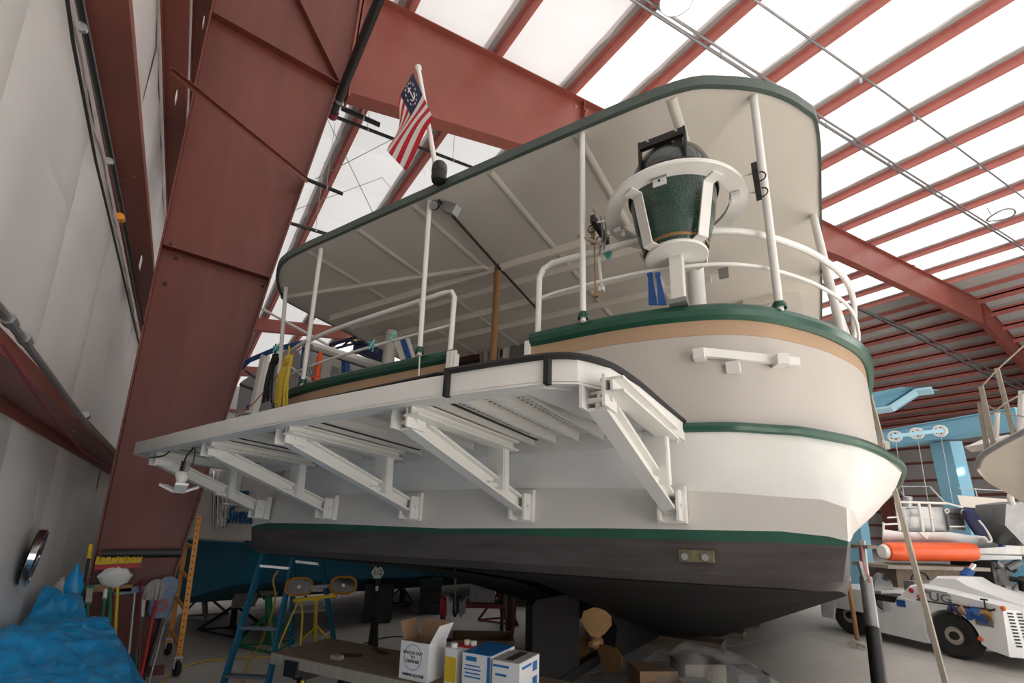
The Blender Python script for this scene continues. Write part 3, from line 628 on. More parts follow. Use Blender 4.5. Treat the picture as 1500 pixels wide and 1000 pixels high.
for i, uk in enumerate(UK):
    v0 = outv(uk) + .06 if i else -1.16
    st = thing  # (each strut set is part of the platform)
    Y(MB().ibeam((uk + .075, v0, PT(uk) - .11), (uk + .075, -.30, PT(uk) - .11), .09, .05, .01), 'cross_beam', M['white'], pf)
    if i: Y(MB().box((uk + .20, (v0 - .15) / 2 - .05, PT(uk) - .063), (.016, -.2 - v0, .006)), 'panel_gap', M['dark'], pf)
    t0 = V(uk, -1.10 if i == 0 else outv(uk) + .13, PT(uk) - .145); t1 = V(uk, -.02, .12)
    s = Y(MB().ibeam(t0, t1, .075, .075, .014), 'strut', M['white'], pf)
    Y(MB().box((uk - .045, t0.y, t0.z + .02), (.012, .13, .12)).box((uk + .045, t0.y, t0.z + .02), (.012, .13, .12)).cyl((uk - .06, t0.y, t0.z), (uk + .06, t0.y, t0.z), .012, 8), 'clevis', M['white'], s)
    Y(MB().chan((uk + .02, -.40, PT(uk) - .11), (uk + .02, -.38, .19), .11, .05, .012, (0, 1, 0)).cyl((uk + .02, -.47, .215), (uk + .02, -.36, .215), .016, 8), 'hanger', M['white'], pf)
    Y(MB().box((uk, -.0, .13), (.15, .05, .2)).box((uk - .05, -.05, .12), (.014, .11, .16)).box((uk + .05, -.05, .12), (.014, .11, .16)).cyl((uk - .07, -.06, .12), (uk + .07, -.06, .12), .012, 8), 'foot_bracket', M['white'], s)
ed = [V(u, v - .004, PT(u) + .012) for u, v in OUT[6:]]; ed[0] = V(.97, -1.266, PT(.7) + .012)
Y(MB().tube(spline(ed, 3), .014, 6), 'black_edge_hose', M['rubber'], pf)
for u, v in ((.985, -1.265), (1.44, -1.235)): Y(MB().box((u, v, PT(u) - .045), (.022, .03, .115)), 'black_strap', M['rubber'], pf)
# ================================================================== THINGS ON THE YACHT
def Bt(mb, name, m, par, smooth=35): return mb.build(name, m, par, BM, smooth)
# kettle grill on a post
GC = V(1.70, -.06, 0)
GC0 = V(1.70, -.06, 0); GC = GC0 + V(0, 0, -.085)
gr = bthing('ceramic_grill', 'dark green dimpled ceramic grill on a white post above the stern rail', 'grill', (GC.x, GC.y, 1.30))
Bt(MB().lathe([(.02, 1.70), (.17, 1.705), (.185, 1.73), (.212, 1.82), (.235, 1.92), (.252, 2.03), (.262, 2.13)], GC, n=36), 'bowl', M['darkgreengloss'], gr)
lid = Bt(MB().lathe([(.262, 2.15), (.262, 2.2), (.248, 2.28), (.215, 2.36), (.16, 2.43), (.09, 2.465), (.07, 2.47), (.07, 2.52), (0, 2.525)], GC, n=36), 'lid', M['liddark'], gr)
Bt(MB().lathe([(.27, 2.11), (.275, 2.125), (.275, 2.19), (.268, 2.2)], GC, n=36), 'hinge_band', M['black'], gr)
Bt(MB().lathe([(.187, 1.725), (.195, 1.735), (.189, 1.748)], GC, n=30), 'gasket', M['bronze'], gr)
tr = Bt(MB().lathe([(.325, 2.02), (.42, 2.02), (.425, 2.03), (.42, 2.045), (.325, 2.045), (.325, 2.02)], GC, n=48), 'table_ring', M['white'], gr)
Bt(MB().lathe([(0, 1.685), (.18, 1.685), (.185, 1.695), (.18, 1.705), (0, 1.705)], GC, n=36), 'base_plate', M['white'], gr)
ang0 = math.radians(-33)
for k in range(4):
    a = math.radians((-121, -37, 59, 143)[k]); d = V(math.cos(a), math.sin(a), 0); s = V(-d.y, d.x, 0)
    p0, p1 = GC + d * .292 + V(0, 0, 2.02), GC + d * .222 + V(0, 0, 1.70); q = GC + d * .15 + V(0, 0, 1.695)
    n_ = MB(); hw = s * .035
    n_.prism([p0 - hw, p0 + hw, p1 + hw, p1 - hw], d * .008); n_.prism([p1 - hw, p1 + hw, q + hw, q - hw], (0, 0, .008)); n_.prism([p0 - hw, p0 + hw, p0 + hw + d * .08, p0 - hw + d * .08], (0, 0, -.008))
    Bt(n_, 'strap', M['white'], gr)
Bt(MB().box(GC0 + V(0, -.03, 1.455), (.07, .008, .30)).box(GC0 + V(-.035, 0, 1.455), (.008, .06, .30)).box(GC0 + V(.035, 0, 1.455), (.008, .06, .30)), 'post', M['white'], gr)
Bt(MB().box(GC0 + V(0, 0, 1.30), (.10, .09, .03)), 'foot', M['steelgrey'], gr)
lat = Bt(MB().box(GC + V(.0, -.337, 1.995), (.075, .012, .05)), 'latch_tag', M['boxwhite'], gr)
Bt(MB().box(GC + V(.0, -.34, 2.02), (.085, .02, .018)), 'clip', M['galv'], lat)
Bt(MB().sphere(GC + V(.0, -.346, 1.995), .008, 8, 5), 'mark', M['ink'], lat)
# lifting handle frame across the lid
hd = MB(); L_, R_ = GC + V(-.135, -.22, 0), GC + V(.135, -.22, 0)
hd.beam(L_ + V(0, 0, 2.39), R_ + V(0, 0, 2.39), .03, .05); hd.beam(L_ + V(0, 0, 2.15), L_ + V(0, 0, 2.41), .012, .05, (0, 1, 0)); hd.beam(R_ + V(0, 0, 2.15), R_ + V(0, 0, 2.41), .012, .05, (0, 1, 0))
hd.beam(R_ + V(-.04, .02, 2.25), R_ + V(-.04, .02, 2.40), .045, .03, (0, 1, 0))
Bt(hd, 'lid_handle', M['black'], lid)
for x in (-.08, .09): Bt(MB().sphere(GC + V(x, -.248, 2.39), .009, 8, 5), 'bolt', M['galv'], lid)
for sgn in (-1, 1):
    hx = GC + V(sgn * .475, -.03, 2.03)
    
    for q in (-.09, .09): Bt(MB().cyl(hx + V(0, q, 0), hx + V(-sgn * .09, q * .8, 0), .006, 6), 'handle_rod', M['white'], tr)
    Bt(MB().beam(hx + V(0, -.14, 0), hx + V(0, .14, 0), .03, .05), 'side_handle', M['black'], tr)
    for dv in (-.09, .05): Bt(MB().tube([hx + V(sgn * (.02 + .03 * math.sin(t)), dv, -.01 - .03 + .03 * math.cos(t)) for t in [k * .5 for k in range(9)]], .004, 5), 'hook', M['black'], tr)
    Bt(MB().box(GC + V(sgn * .36, .02, 2.0), (.05, .09, .03)).box(GC + V(sgn * .33, .02, 1.985), (.02, .03, .05)), 'under_bracket', M['white'], tr)
# tools hanging at the grill's port handle
def bpt(px, py, v): return bat(px, py, 1, v)
vt = -.12
MB().tube([bpt(870, 330, vt), bpt(872, 432, vt)], .005, 6).tube([bpt(868 + 4 * math.sin(k * 1.9), 328 + k * 1.25, vt + .014 * math.cos(k * 1.9)) for k in range(26)], .0045, 5).tube([bpt(868, 306, vt), bpt(872, 312, vt), bpt(870, 330, vt)], .004, 5).box(bpt(873, 433, vt), (.03, .03, .02)).solo('spring_handled_scraper', M['bronze'], 'long grill scraper with coiled spring handle hanging beside canopy post', 'tool', space=BM)
MB().tube([bpt(846, 345, vt - .05), bpt(882, 358, vt - .02)], .011, 8).solo('wooden_stick', M['greywood'], 'short wooden stick crossing the hanging grill scraper', 'tool', space=BM)
MB().tube([bpt(880, 318, vt), bpt(883, 345, vt), bpt(878, 372, vt)], .008, 6).tube([bpt(886, 318, vt), bpt(888, 345, vt), bpt(884, 366, vt)], .006, 6).solo('grill_tongs', M['steelgrey'], 'dark metal tongs hanging by the black grill handle', 'tool', space=BM)
MB().tube([bpt(877, 378, -.02), bpt(881, 420, -.02)], .012, 8).box(bpt(881, 423, -.02), (.035, .035, .035)).solo('rod_holder', M['white'], 'white rod holder clamped on rail below the grill tools', 'holder', space=BM)
MB().prism([bpt(885, 365, .0), bpt(895, 363, .0), bpt(895, 372, .0), bpt(890, 380, .0), bpt(884, 373, .0)], (0, .02, 0)).solo('pale_green_tag', M['aqua'], 'small pale green tag on the rail left of grill', 'tag', space=BM)
for i, (x0, x1, x2, x3) in enumerate(((949, 955, 963, 950), (961, 966, 976, 964))):
    m_ = MB(); vv = -.09 - .012 * i
    m_.prism([bpt(x0, 402, vv), bpt(x1, 402, vv), bpt(x2, 446, vv), bpt(x3, 446, vv)], (0, .012, 0)); m_.box(bpt((x0 + x1) / 2, 402, vv + .006), (.03, .02, .02))
    m_.solo('blue_strap', M['bluepaint'], 'blue fabric strap hanging under the grill, ' + ['left one', 'right one beside the post'][i], 'strap', 'blue straps under the grill', space=BM)
# flag on its staff with the stern lamp
fs = bthing('flag_staff', 'white flag staff rising from black lamp on canopy edge', 'flagpole', (-.09, -.30, 2.7))
Bt(MB().cyl((-.10, -.30, 2.80), (-.46, -.30, 4.13), .021, 12), 'staff', M['white'], fs); Bt(MB().sphere((-.462, -.30, 4.14), .032, 10, 6), 'finial', M['white'], fs)
Bt(MB().lathe([(.0, 2.70), (.055, 2.71), (.062, 2.74), (.06, 2.80), (.062, 2.86), (.05, 2.88), (0, 2.885)], (-.075, -.30, 0), n=16), 'stern_lamp', M['black'], fs)
Bt(MB().lathe([(.0625, 2.79), (.0645, 2.80), (.0645, 2.845), (.0625, 2.855)], (-.075, -.30, 0), n=16), 'lamp_lens', M['darkglass'], fs)
FG = [[(611, 113), (624, 145), (643, 183)], [(595, 148), (606, 177), (628, 203)], [(591, 168), (577, 229), (597, 250)]]
FG = [[bpt(*q, -.30) for q in r] for r in FG]
def flagpt(t, s):      # t along the fly, s down the hoist
    rows = []
    for r in FG: rows.append(lerp(r[0], r[1], s / .54) if s <= .54 else lerp(r[1], r[2], (s - .54) / .46))
    a, b, c = rows; p = lerp(a, b, t / .4) if t <= .4 else lerp(b, c, (t - .4) / .6)
    sl = math.sin(PI * min(1, t * 1.0))
    return p + V(.012 * sl * (s - .3), -.055 - .035 * math.sin(s * 8 + t * 3.2) * (.3 + .7 * t), .02 * math.sin(t * 5) * s)
fl_ = bthing('flag', 'striped red and white flag with navy star canton hanging from the staff', 'flag', (-.36, -.30, 2.95))
def fband(s0, s1, t0, t1, name, m, off=0.):
    Bt(MB().grid(lambda a, b: flagpt(t0 + (t1 - t0) * a, s0 + (s1 - s0) * b) + V(0, off, 0), 14, 3), name, m, fl_, 80)
for k in range(13):
    s0, s1 = k / 13, (k + 1) / 13; fband(s0, s1, .40 if k < 7 else 0, 1, 'stripe', M['flagred'] if k % 2 == 0 else M['flagwhite'])
fband(0, 7 / 13, 0, .40, 'canton', M['navy'])
def fstar(t, s, r):
    pts = []
    for k in range(10):
        rr = r if k % 2 == 0 else r * .42; a = PI / 2 + k * PI / 5; pts.append(flagpt(t + rr * math.cos(a) * .55, s - rr * math.sin(a)) + V(0, -.004, 0))
    return MB().face(*pts)
for k in range(13):
    a = 2 * PI * k / 13; Bt(fstar(.20 + .115 * math.cos(a), 3.5 / 13 + .20 * math.sin(a), .036), 'star', M['flagwhite'], fl_, 0)
def fl2(pts, r): return MB().tube([flagpt(t, s) + V(0, -.006, 0) for t, s in pts], r, 5)
Bt(fl2([(.20, .15), (.20, .39)], .006), 'anchor_shank', M['flagwhite'], fl_); Bt(fl2([(.14, .33), (.16, .38), (.20, .40), (.24, .38), (.26, .33)], .006), 'anchor_arms', M['flagwhite'], fl_); Bt(fl2([(.16, .20), (.24, .20)], .005), 'anchor_stock', M['flagwhite'], fl_)
fl_.location = fl_.location
cm = bthing('deck_floodlight', 'dark twin floodlight under the canopy edge below the flag', 'lamp', (-.15, -.12, 2.55))
Bt(MB().sphere(bpt(636, 298, -.10), .055, 12, 8), 'round_lamp', M['black'], cm); Bt(MB().cyl(bpt(636, 299, -.15), bpt(635, 300, -.19), .035, 12), 'lens', M['steelgrey'], cm)
q = bpt(660, 305, -.10); Bt(MB().beam(q + V(-.07, 0, .04), q + V(.07, 0, -.05), .07, .08), 'square_lamp', M['steelgrey'], cm)
Bt(MB().cyl(bpt(646, 296, -.10), bpt(640, 290, -.1), .012, 8).cyl(bpt(640, 291, -.10), q, .012, 6), 'bracket', M['black'], cm)
# gear on the port rail
vr = -.16
def coil(name, m, label, top, bot, w, n, r, v=vr, cat='rope'):
    rr = random.Random(len(name) + n); t = MB()
    for k in range(n):
        o = (k / (n - 1) - .5); a = bpt(top[0] + o * w * .5, top[1], v - .03 * rr.random()); b = bpt(bot[0] + o * w + rr.uniform(-2, 2), bot[1] + rr.uniform(-6, 3), v - .02 - .03 * rr.random()); mm = lerp(a, b, .5) + V(rr.uniform(-.01, .01), -.02, 0)
        t.tube(spline([a, mm, b], 3), r, 5)
    a = lerp(bpt(*top, v - .02), bpt(*bot, v - .02), .2); b = bpt(top[0], top[1] - 14, v)
    for h in (0, .02, .04): t.tube([a + V(math.cos(q) * .035, math.sin(q) * .03, .02 * math.cos(q) + h) for q in [2 * PI * z / 10 for z in range(10)]], r, 5, closed=True)
    t.tube([a, b], r, 5)
    return t.solo(name, m, label, cat, space=BM)
coil('yellow_rope_coil', M['yellowrope'], 'coiled yellow rope hanging over the port bulwark', (424, 520), (412, 596), 18, 14, .008)
coil('black_rope_coil', M['black'], 'coiled black rope hanging left of the yellow one', (404, 518), (392, 588), 14, 10, .008, -.05)
coil('grey_fender_line', M['mopgrey'], 'loose grey lines hanging between yellow rope and orange cone', (452, 505), (450, 548), 9, 6, .006, .05)
MB().tube([bpt(x, y, -.08) for x, y in ((452, 500), (425, 525), (405, 552), (372, 590), (345, 612))], .006, 5).solo('pink_line', M['pink'], 'pinkish red line falling past the black rope', 'rope', space=BM)
oc = bthing('orange_float', 'orange red plastic float standing behind the port rail', 'float', bat(463, 552, 1, .15))
o0 = bat(463, 558, 1, .15); sc_ = (bat(463, 518, 1, .15) - o0).length
Bt(MB().lathe([(.045, 0), (.05, .03), (.03, .05), (.028, sc_ * .8), (.02, sc_ * .95), (.012, sc_)], o0, n=14, caps=True), 'body', M['orangered'], oc)
for i, (p, l) in enumerate((((405, 510), 'near the port corner post'), ((545, 505), 'on the middle of port mid rail'), ((576, 492), 'beside the blue and white card'))):
    q = bpt(*p, -.07); MB().tube([q + V(-.03, -.02, .02), q + V(.02, .0, .0), q + V(-.01, .02, -.05)], .008, 6).tube([q + V(.0, -.03, -.05), q + V(.01, .01, .05)], .008, 6).solo('aqua_line_knot', M['aqua'], 'aqua tape knot on the hand rail, ' + l, 'tie', 'aqua knots on the rail', space=BM)
MB().tube(spline([bpt(614, 440, -.12), bpt(617, 470, -.13), bpt(615, 520, -.14), bpt(613, 560, -.15)], 4), .006, 5).solo('white_halyard', M['white'], 'thin white line hanging down beside the second canopy post', 'cord', space=BM)
wc = bthing('white_blue_board', 'white board with blue stripes leaning behind the port rail', 'board', bat(592, 510, 1, .35))
a, b = bat(578, 498, 1, .4), bat(602, 526, 1, .4)
Bt(MB().prism([bat(x, y, 1, .4) for x, y in ((577, 500), (598, 495), (606, 523), (588, 530))], (0, .02, 0)), 'panel', M['flagwhite'], wc)
Bt(MB().prism([bat(x, y, 1, .385) for x, y in ((586, 498), (593, 496), (602, 524), (595, 527))], (0, .01, 0)), 'stripe', M['bluepaint'], wc)
# clamp light hanging at the platform end
q0 = bpt(262, 655, -1.02)
cl = bthing('garage_light', 'white three panel work light hanging from the platform tip', 'lamp', bpt(262, 720, -1.02))
c = bpt(263, 715, -1.02)
Bt(MB().cyl(c + V(0, 0, .03), c + V(0, 0, .06), .012, 8).lathe([(.022, .015), (.034, .06), (.045, .09), (.03, .115), (.0, .12)], c, n=16), 'lamp_body', M['white'], cl)
hub = Bt(MB().box(c + V(0, 0, -.005), (.055, .05, .055)), 'hub', M['white'], cl)
for k, a in enumerate((-.45, PI + .45, PI / 2)):
    d = V(math.cos(a), math.sin(a) * .8, 0); s = V(-d.y, d.x, 0); p0, p1 = c + d * .03 + V(0, 0, -.03), c + d * .14 + V(0, 0, .012)
    Bt(MB().prism([p0 - s * .035, p0 + s * .035, p1 + s * .04, p1 - s * .04], (0, 0, .016)), 'light_panel', M['white'], cl)
Bt(MB().cyl(c + V(0, 0, .12), c + V(.005, 0, .19), .026, 10), 'socket', M['black'], cl)
Bt(MB().box(c + V(.03, 0, .15), (.03, .03, .07)), 'clamp', M['galv'], cl)
MB().tube(spline([bpt(*p, -1.0) for p in ((220, 670), (240, 667), (256, 655), (275, 648), (283, 655), (273, 668), (270, 678))], 4), .006, 6).tube(spline([bpt(*p, -1.0) for p in ((283, 652), (286, 660), (282, 682))], 4), .004, 5).solo('lamp_cord', M['black'], 'black cord looped along the platform tip to the work light', 'cord', space=BM)
# ================================================================== LEFT CORNER: tarp, brooms, orange scaffold ladder
def tz(x, y):
    pts = mnoise.noise(V(x * 2.2, y * 1.3, 1.7)) * .08 + mnoise.noise(V(x * 6, y * 5, .3)) * .035 - abs(mnoise.noise(V(x * 3 + y * 4, y * 2.4 - x * 3, 5))) * .10 - abs(mnoise.noise(V(x * 7 - y * 5, y * 5 + x * 4, 2))) * .045 + .04
    return pts
RE = [(1.6, .35), (3.0, .30), (4.0, .16), (5.0, -.10), (5.9, -.42), (6.6, -.72), (6.85, -.86)]
def redge(y):
    for (a, b), (c, d) in zip(RE, RE[1:]):
        if y <= c: return b + (d - b) * (y - a) / (c - a)
    return RE[-1][1]
def tarpf(u, v):
    y = 1.2 + 5.6 * v; x1 = redge(y); x0 = -.90; x = x0 + (x1 - x0 + .10) * u
    prof = min(1, (1 - u) * 3.2) ** .5 if u > .7 else 1
    top = .82 + .05 * math.sin(y * 1.7) - .10 * max(0, y - 6.2) - .05 * u + (.22 * math.exp(-((y - 6.35) / .28) ** 2) * (1 - u) ** .5)
    z = max(.0, top * prof - (.9 if u > .99 else 0)) + tz(x, y) * (prof if u > .7 else 1)
    return V(x, y, max(.005, z))
tp = thing('blue_tarp', 'crumpled bright blue tarpaulin over a heap along the left wall', 'tarp', (-.4, 4, 0))
MB().grid(tarpf, 80, 170).build('sheet', M['bluetarp'], tp, smooth=60)
def bag(name, px, py, y, w, h, m, label):
    c = aty(px, py, y); rr = random.Random(px)
    prof = [(.02, 0), (.9, .02), (1, .2), (.85, .5), (.5, .8), (.16, 1.0), (.22, 1.08), (.05, 1.1)]
    mb = MB(); n = 18
    mb.loft([[c + V(math.cos(2 * PI * k / n) * r * w * (1 + .12 * mnoise.noise(V(k * .9, z * 3, px))), math.sin(2 * PI * k / n) * r * w * .6, z * h) for k in range(n)] for r, z in prof])
    return mb.solo(name, m, label, 'bag', smooth=50)
bag('blue_plastic_bag', 101, 884, 6.6, .10, .34, M['bluetarp'], 'small blue plastic bag tucked between tarp and wall')
bag('red_bundle', 108, 888, 6.5, .075, .11, M['red_plastic'], 'red cloth bundle beside the blue bag')
bag('white_rag', 82, 890, 6.6, .11, .26, M['mopgrey'], 'dirty white rag on the tarp against the wall')
# round mirror on the wall
mr = thing('round_mirror', 'round chrome rimmed mirror hanging on the left wall by a cord', 'mirror', atx(42, 840, -.90))
c = atx(42, 815, -.915); ax = V(1, .1, -.12)
rim = [(.20, .0), (.222, .01), (.222, .05), (.20, .06)]
MB().lathe(rim, c, ax, 36).build('rim', M['chrome'], mr); MB().lathe([(.0, .02), (.20, .02)], c, ax, 36).build('glass', M['chrome'], mr); MB().lathe([(0, 0), (.21, .0)], c, ax, 36).build('back', M['black'], mr)
MB().tube([c + V(.03, 0, .2), atx(48, 760, -.93), atx(58, 705, -.94)], .004, 5).build('cord', M['mopgrey'], mr)
# tools leaning on the column web
YW = YC - .16
def pole(a, b, ya, yb): return aty(*a, ya), aty(*b, yb)
def floor_at(px, y):  # point on the floor
    p = aty(px, 900, y); return V(p.x, y, 0)
def handle_tool(name, label, cat, top, bot, m, r=.014, yt_=YW, yb=YW - .45, sections=()):
    """bot/top pixels; yb foot distance"""
    a, b = aty(*top, yt_), aty(*bot, yb); a_, b_ = a, b
    d = (b - a); f = b + d * ((b.z) / max(1e-3, -(d.z)))          # extend to the floor
    t = thing(name, label, cat, (f.x, f.y, 0)); MB().cyl(f, a, r, 10).build('handle', m, t)
    return t, a, f
t, a, f = handle_tool('push_broom', 'tall black handled broom with yellow grip standing nearest the wall', 'broom', (133, 798), (116, 905), M['black'])
MB().cyl(a, lerp(a, f, .10), .019, 10).build('grip', M['yellow'], t)
t, a, f = handle_tool('push_broom', 'push broom with wide yellow bristle head turned up', 'broom', (173, 852), (168, 940), M['yellow'])
h0, h1 = aty(140, 826, YW), aty(207, 823, YW)
hd = MB().beam(h0 + V(0, 0, -.03), h1 + V(0, 0, -.03), .06, .05).build('head', M['red_plastic'], t)
bm_ = MB(); rr = random.Random(5)
for k in range(46):
    q = lerp(h0, h1, (k + .5) / 46); bm_.beam(q + V(0, -.03, 0), q + V(rr.uniform(-.01, .01), -.035 + rr.uniform(-.01, .01), .075), .012, .05)
bm_.build('bristles', M['yellow'], hd)
for i, (nm, lab, cat_, top, bot, m) in enumerate((('floor_squeegee', 'green handled squeegee with grey bracket left of the mop heads', 'squeegee', (131, 862), (126, 920), 'greenplastic'), ('angle_broom', 'green handled broom with brown bristle block', 'broom', (155, 862), (146, 940), 'greenplastic'), ('deck_brush', 'green handled deck brush with crumpled white cloth on top', 'brush', (162, 858), (160, 940), 'greenplastic'))):
    t, a, f = handle_tool(nm, lab, cat_, top, bot, M[m])
    if i == 0: MB().beam(a + V(-.05, 0, .0), a + V(.22, 0, .05), .04, .05).build('blade', M['greenplastic'], t); MB().beam(a, lerp(a, f, .13), .05, .035).build('bracket', M['mopgrey'], t)
    if i == 1: MB().beam(a + V(-.1, 0, .01), a + V(.22, 0, .0), .05, .07).build('block', M['wood'], t); MB().cyl(a, lerp(a, f, .1), .02).build('ferrule', M['boxwhite'], t)
    if i == 2:
        mb = MB(); cc = a + V(.02, -.03, .05); n = 14
        mb.loft([[cc + V(math.cos(2 * PI * k / n) * r * (1 + .4 * mnoise.noise(V(k, z * 20, 2))), math.sin(2 * PI * k / n) * r * .4, z + .03 * mnoise.noise(V(k * 1.3, z * 9, 7))) for k in range(n)] for r, z in ((.02, -.05), (.10, -.02), (.14, .06), (.10, .12), (.02, .14))])
        mb.build('cloth', M['boxwhite'], t, smooth=50); MB().box(aty(160, 945, YW - .3), (.08, .05, .16)).build('clip', M['boxwhite'], t)
t, a, f = handle_tool('flat_mop', 'silver pole flat mop with blue lower grip', 'mop', (198, 866), (188, 960), M['galv'])
MB().beam(a + V(-.18, 0, .0), a + V(.22, 0, .04), .05, .06).build('head', M['mopblue'], t); MB().cyl(lerp(a, f, .62), lerp(a, f, .92), .02).build('grip', M['bluepaint'], t)
t, a, f = handle_tool('string_mop', 'green and white handled string mop with grey yarn head upward', 'mop', (212, 868), (200, 965), M['greenplastic'])
MB().cyl(a, lerp(a, f, .26), .02).build('white_sleeve', M['boxwhite'], t)
def yarn(c, w, h, n, seed, par, m, name='yarn'):
    rr = random.Random(seed); mb = MB()
    for k in range(n):
        x = rr.uniform(-1, 1); y = rr.uniform(-1, 1) * .5
        mb.tube(spline([c + V(x * .02, y * .02, -.02), c + V(x * w * .8, y * w - .03, h * .45), c + V(x * w, y * w - .05, h * (.95 - .3 * x * x)), c + V(x * w * 1.1, y * w - .09, h * .4), c + V(x * w * 1.05, y * w - .1, -h * .15)], 3), .012, 5)
    return mb.build(name, m, par)
yarn(a + V(.085, -.10, -.02), .075, .17, 44, 3, t, M['mopgrey'])
t, a, f = handle_tool('dust_mop', 'red handled dust mop with blue grey cloth bag hanging upside down', 'mop', (232, 862), (210, 975), M['red_plastic'], yb=YW - .5)
cc = a + V(.05, -.06, -.06); n = 18
MB().loft([[cc + V(math.cos(2 * PI * k / n) * r * (1 + .18 * mnoise.noise(V(k * .8, z * 6, 3))) + (.0 if z < 0 else .03), math.sin(2 * PI * k / n) * r * .45, z) for k in range(n)] for r, z in ((.02, -.24), (.08, -.23), (.115, -.16), (.11, -.04), (.10, .06), (.09, .15), (.04, .19), (.0, .19))]).build('cloth_head', M['mopblue'], t, smooth=50)
for r in (.035, .06): MB().tube([cc + V(.0 + math.cos(2 * PI * k / 16) * r, -.065, -.10 + math.sin(2 * PI * k / 16) * r) for k in range(16)], .007, 5, closed=True).build('printed_ring', M['pink'], t)
for i, (p, q_, m, l) in enumerate((((243, 905), (222, 985), 'galv', 'thin silver pole'), ((238, 895), (214, 985), 'black', 'thin black pole'), ((206, 850), (205, 905), 'maroon', 'short dark red pole'))):
    t, a, f = handle_tool('broom_pole', l + ' leaning among the mops at the column foot', 'pole', p, q_, M[m], .01, YW, YW - .5)
# grey pipes lying across the column base
MB().cyl(aty(150, 811, YC - .19), aty(266, 810, YC - .19), .045, 12).solo('horizontal_pipe', M['blackpipe'], 'dark horizontal pipe crossing the column above the brooms', 'pipe')
# orange scaffold end frame on casters
sf = thing('scaffold_frame', 'orange perforated scaffold end frame on a black caster beside the column', 'scaffold', floor_at(258, 6.75))
ya, yb = 6.75, 7.75
A0, A1 = aty(262, 962, ya), aty(292, 755, ya); B0, B1 = aty(247, 945, yb), aty(272, 800, yb)
MB().beam(A0, A1, .05, .05).build('front_post', M['orange'], sf)
hl = MB()
for k in range(22): hl.box(lerp(A0, A1, (k + .5) / 22) + V(-.004, -.0245, 0), (.014, .006, .014))
hl.build('post_holes', M['black'], sf)
MB().beam(V(B0.x, B0.y, .12), B1, .05, .05).build('rear_post', M['orange'], sf)
for k, z in enumerate((.28, .66, .98, 1.32)):
    tA = (z - A0.z) / (A1.z - A0.z); tB = (z - B0.z) / (B1.z - B0.z); MB().cyl(lerp(A0, A1, tA), lerp(B0, B1, tB), .02, 8).build('rung', M['orange'], sf)
for p in (A0, V(B0.x, B0.y, .2)):
    q = V(p.x, p.y, .075); w_ = MB().lathe([(.02, -.02), (.07, -.022), (.075, 0), (.07, .022), (.02, .02)], q, (1, .3, 0), 18).build('caster_wheel', M['rubber'], sf)
    MB().beam(q + V(-.03, 0, .0), q + V(-.03, 0, .11), .012, .05).beam(q + V(.03, 0, .0), q + V(.03, 0, .11), .012, .05).box(q + V(0, 0, .115), (.08, .06, .02)).build('caster_fork', M['galv'], sf)
# ================================================================== RIGHT SIDE: hoist, boats, tractor, stands
# blue travelling boat hoist
D0 = 16.
bh = thing('boat_hoist', 'light blue travelling boat hoist with white pulleys behind the yacht', 'hoist', (at(1395, 700, D0).x, at(1395, 700, D0).y, 0))
b0, b1 = at(1262, 649, 18.6), at(1500, 612, 13.8)
MB().beam(b0, b1, .55, .52).build('lower_beam', M['lift'], bh); MB().beam(b0 + V(0, 0, .27), b1 + V(0, 0, .27), .62, .04).beam(b0 + V(0, 0, -.27), b1 + V(0, 0, -.27), .62, .04).build('beam_flange', M['lift'], bh)
l0 = at(1385, 648, D0); dr = (b1 - b0).normalized(); dr.z = 0; dr.normalize(); sd = V(dr.y, -dr.x, 0)
MB().beam((l0.x + .35, l0.y - .1, 0), l0, .52, .62, dr).build('leg', M['lift'], bh)
MB().box((l0.x + .35, l0.y - .1, .25), (1.1, .7, .5)).build('foot', M['lift'], bh)
for k, (px, py) in enumerate(((1311, 639), (1343, 634.5), (1377, 631))):
    c = at(px, py, 15.6 - .25 * k); ax = EYE - c; ax.z = 0
    ax = (ax.normalized() + dr * -.35).normalized()
    pl = MB().lathe([(.03, .05), (.07, .05), (.075, .03), (.13, .03), (.14, .05), (.185, .05), (.185, -.05), (.03, -.05)], c, ax, 24).build('pulley', M['white'], bh)
    MB().cyl(c + ax * .06, c - ax * .5, .03, 8).build('axle', M['liftlight'], pl)
    h_ = MB()
    for j in range(5): a = 2 * PI * j / 5; x, y, z = basis(ax); h_.lathe([(0, .0), (.022, .0)], c + ax * .034 + (x * math.cos(a) + y * math.sin(a)) * .10, ax, 8)
    h_.build('pulley_holes', M['dark'], pl)
    MB().tube([c + V(0, 0, -.1), V(c.x, c.y, c.z - 2.2)], .012, 5).build('lifting_cable', M['galv'], bh)
p0, p1 = at(1306, 639, 15.45), at(1382, 630, 14.95); MB().beam(p0, p1, .05, .11).build('pulley_bar', M['liftlight'], bh)
p0, p1 = at(1325, 632, 15.8), at(1362, 625, 15.5); MB().beam(p0, p1, .08, .07).beam(at(1330, 640, 15.8), at(1330, 630, 15.8), .06, .06).beam(at(1355, 636, 15.8), at(1355, 626, 15.8), .06, .06).build('pulley_bracket', M['lift'], bh)
u0 = [at(x, y, d) for x, y, d in ((1225, 592, 13.2), (1345, 569, 12), (1378, 571, 11.8), (1355, 574, 12), (1317, 598, 12.3), (1225, 612, 13.2))]
ub = MB().prism(u0, sd * .5).build('upper_beam', M['lift'], bh, smooth=0)
lb = MB()
for a, b in ((5, 4), (4, 3), (3, 2)): lb.beam(u0[a] + sd * .25 + V(0, 0, -.03), u0[b] + sd * .25 + V(0, 0, -.03), .62, .05)
lb.build('pale_bottom_flange', M['liftlight'], ub)
MB().beam((b0.x + 1.0, b0.y + 3.5, 0), (b0.x + 1.0, b0.y + 3.5, 6.2), .6, .6).build('leg', M['lift'], bh)
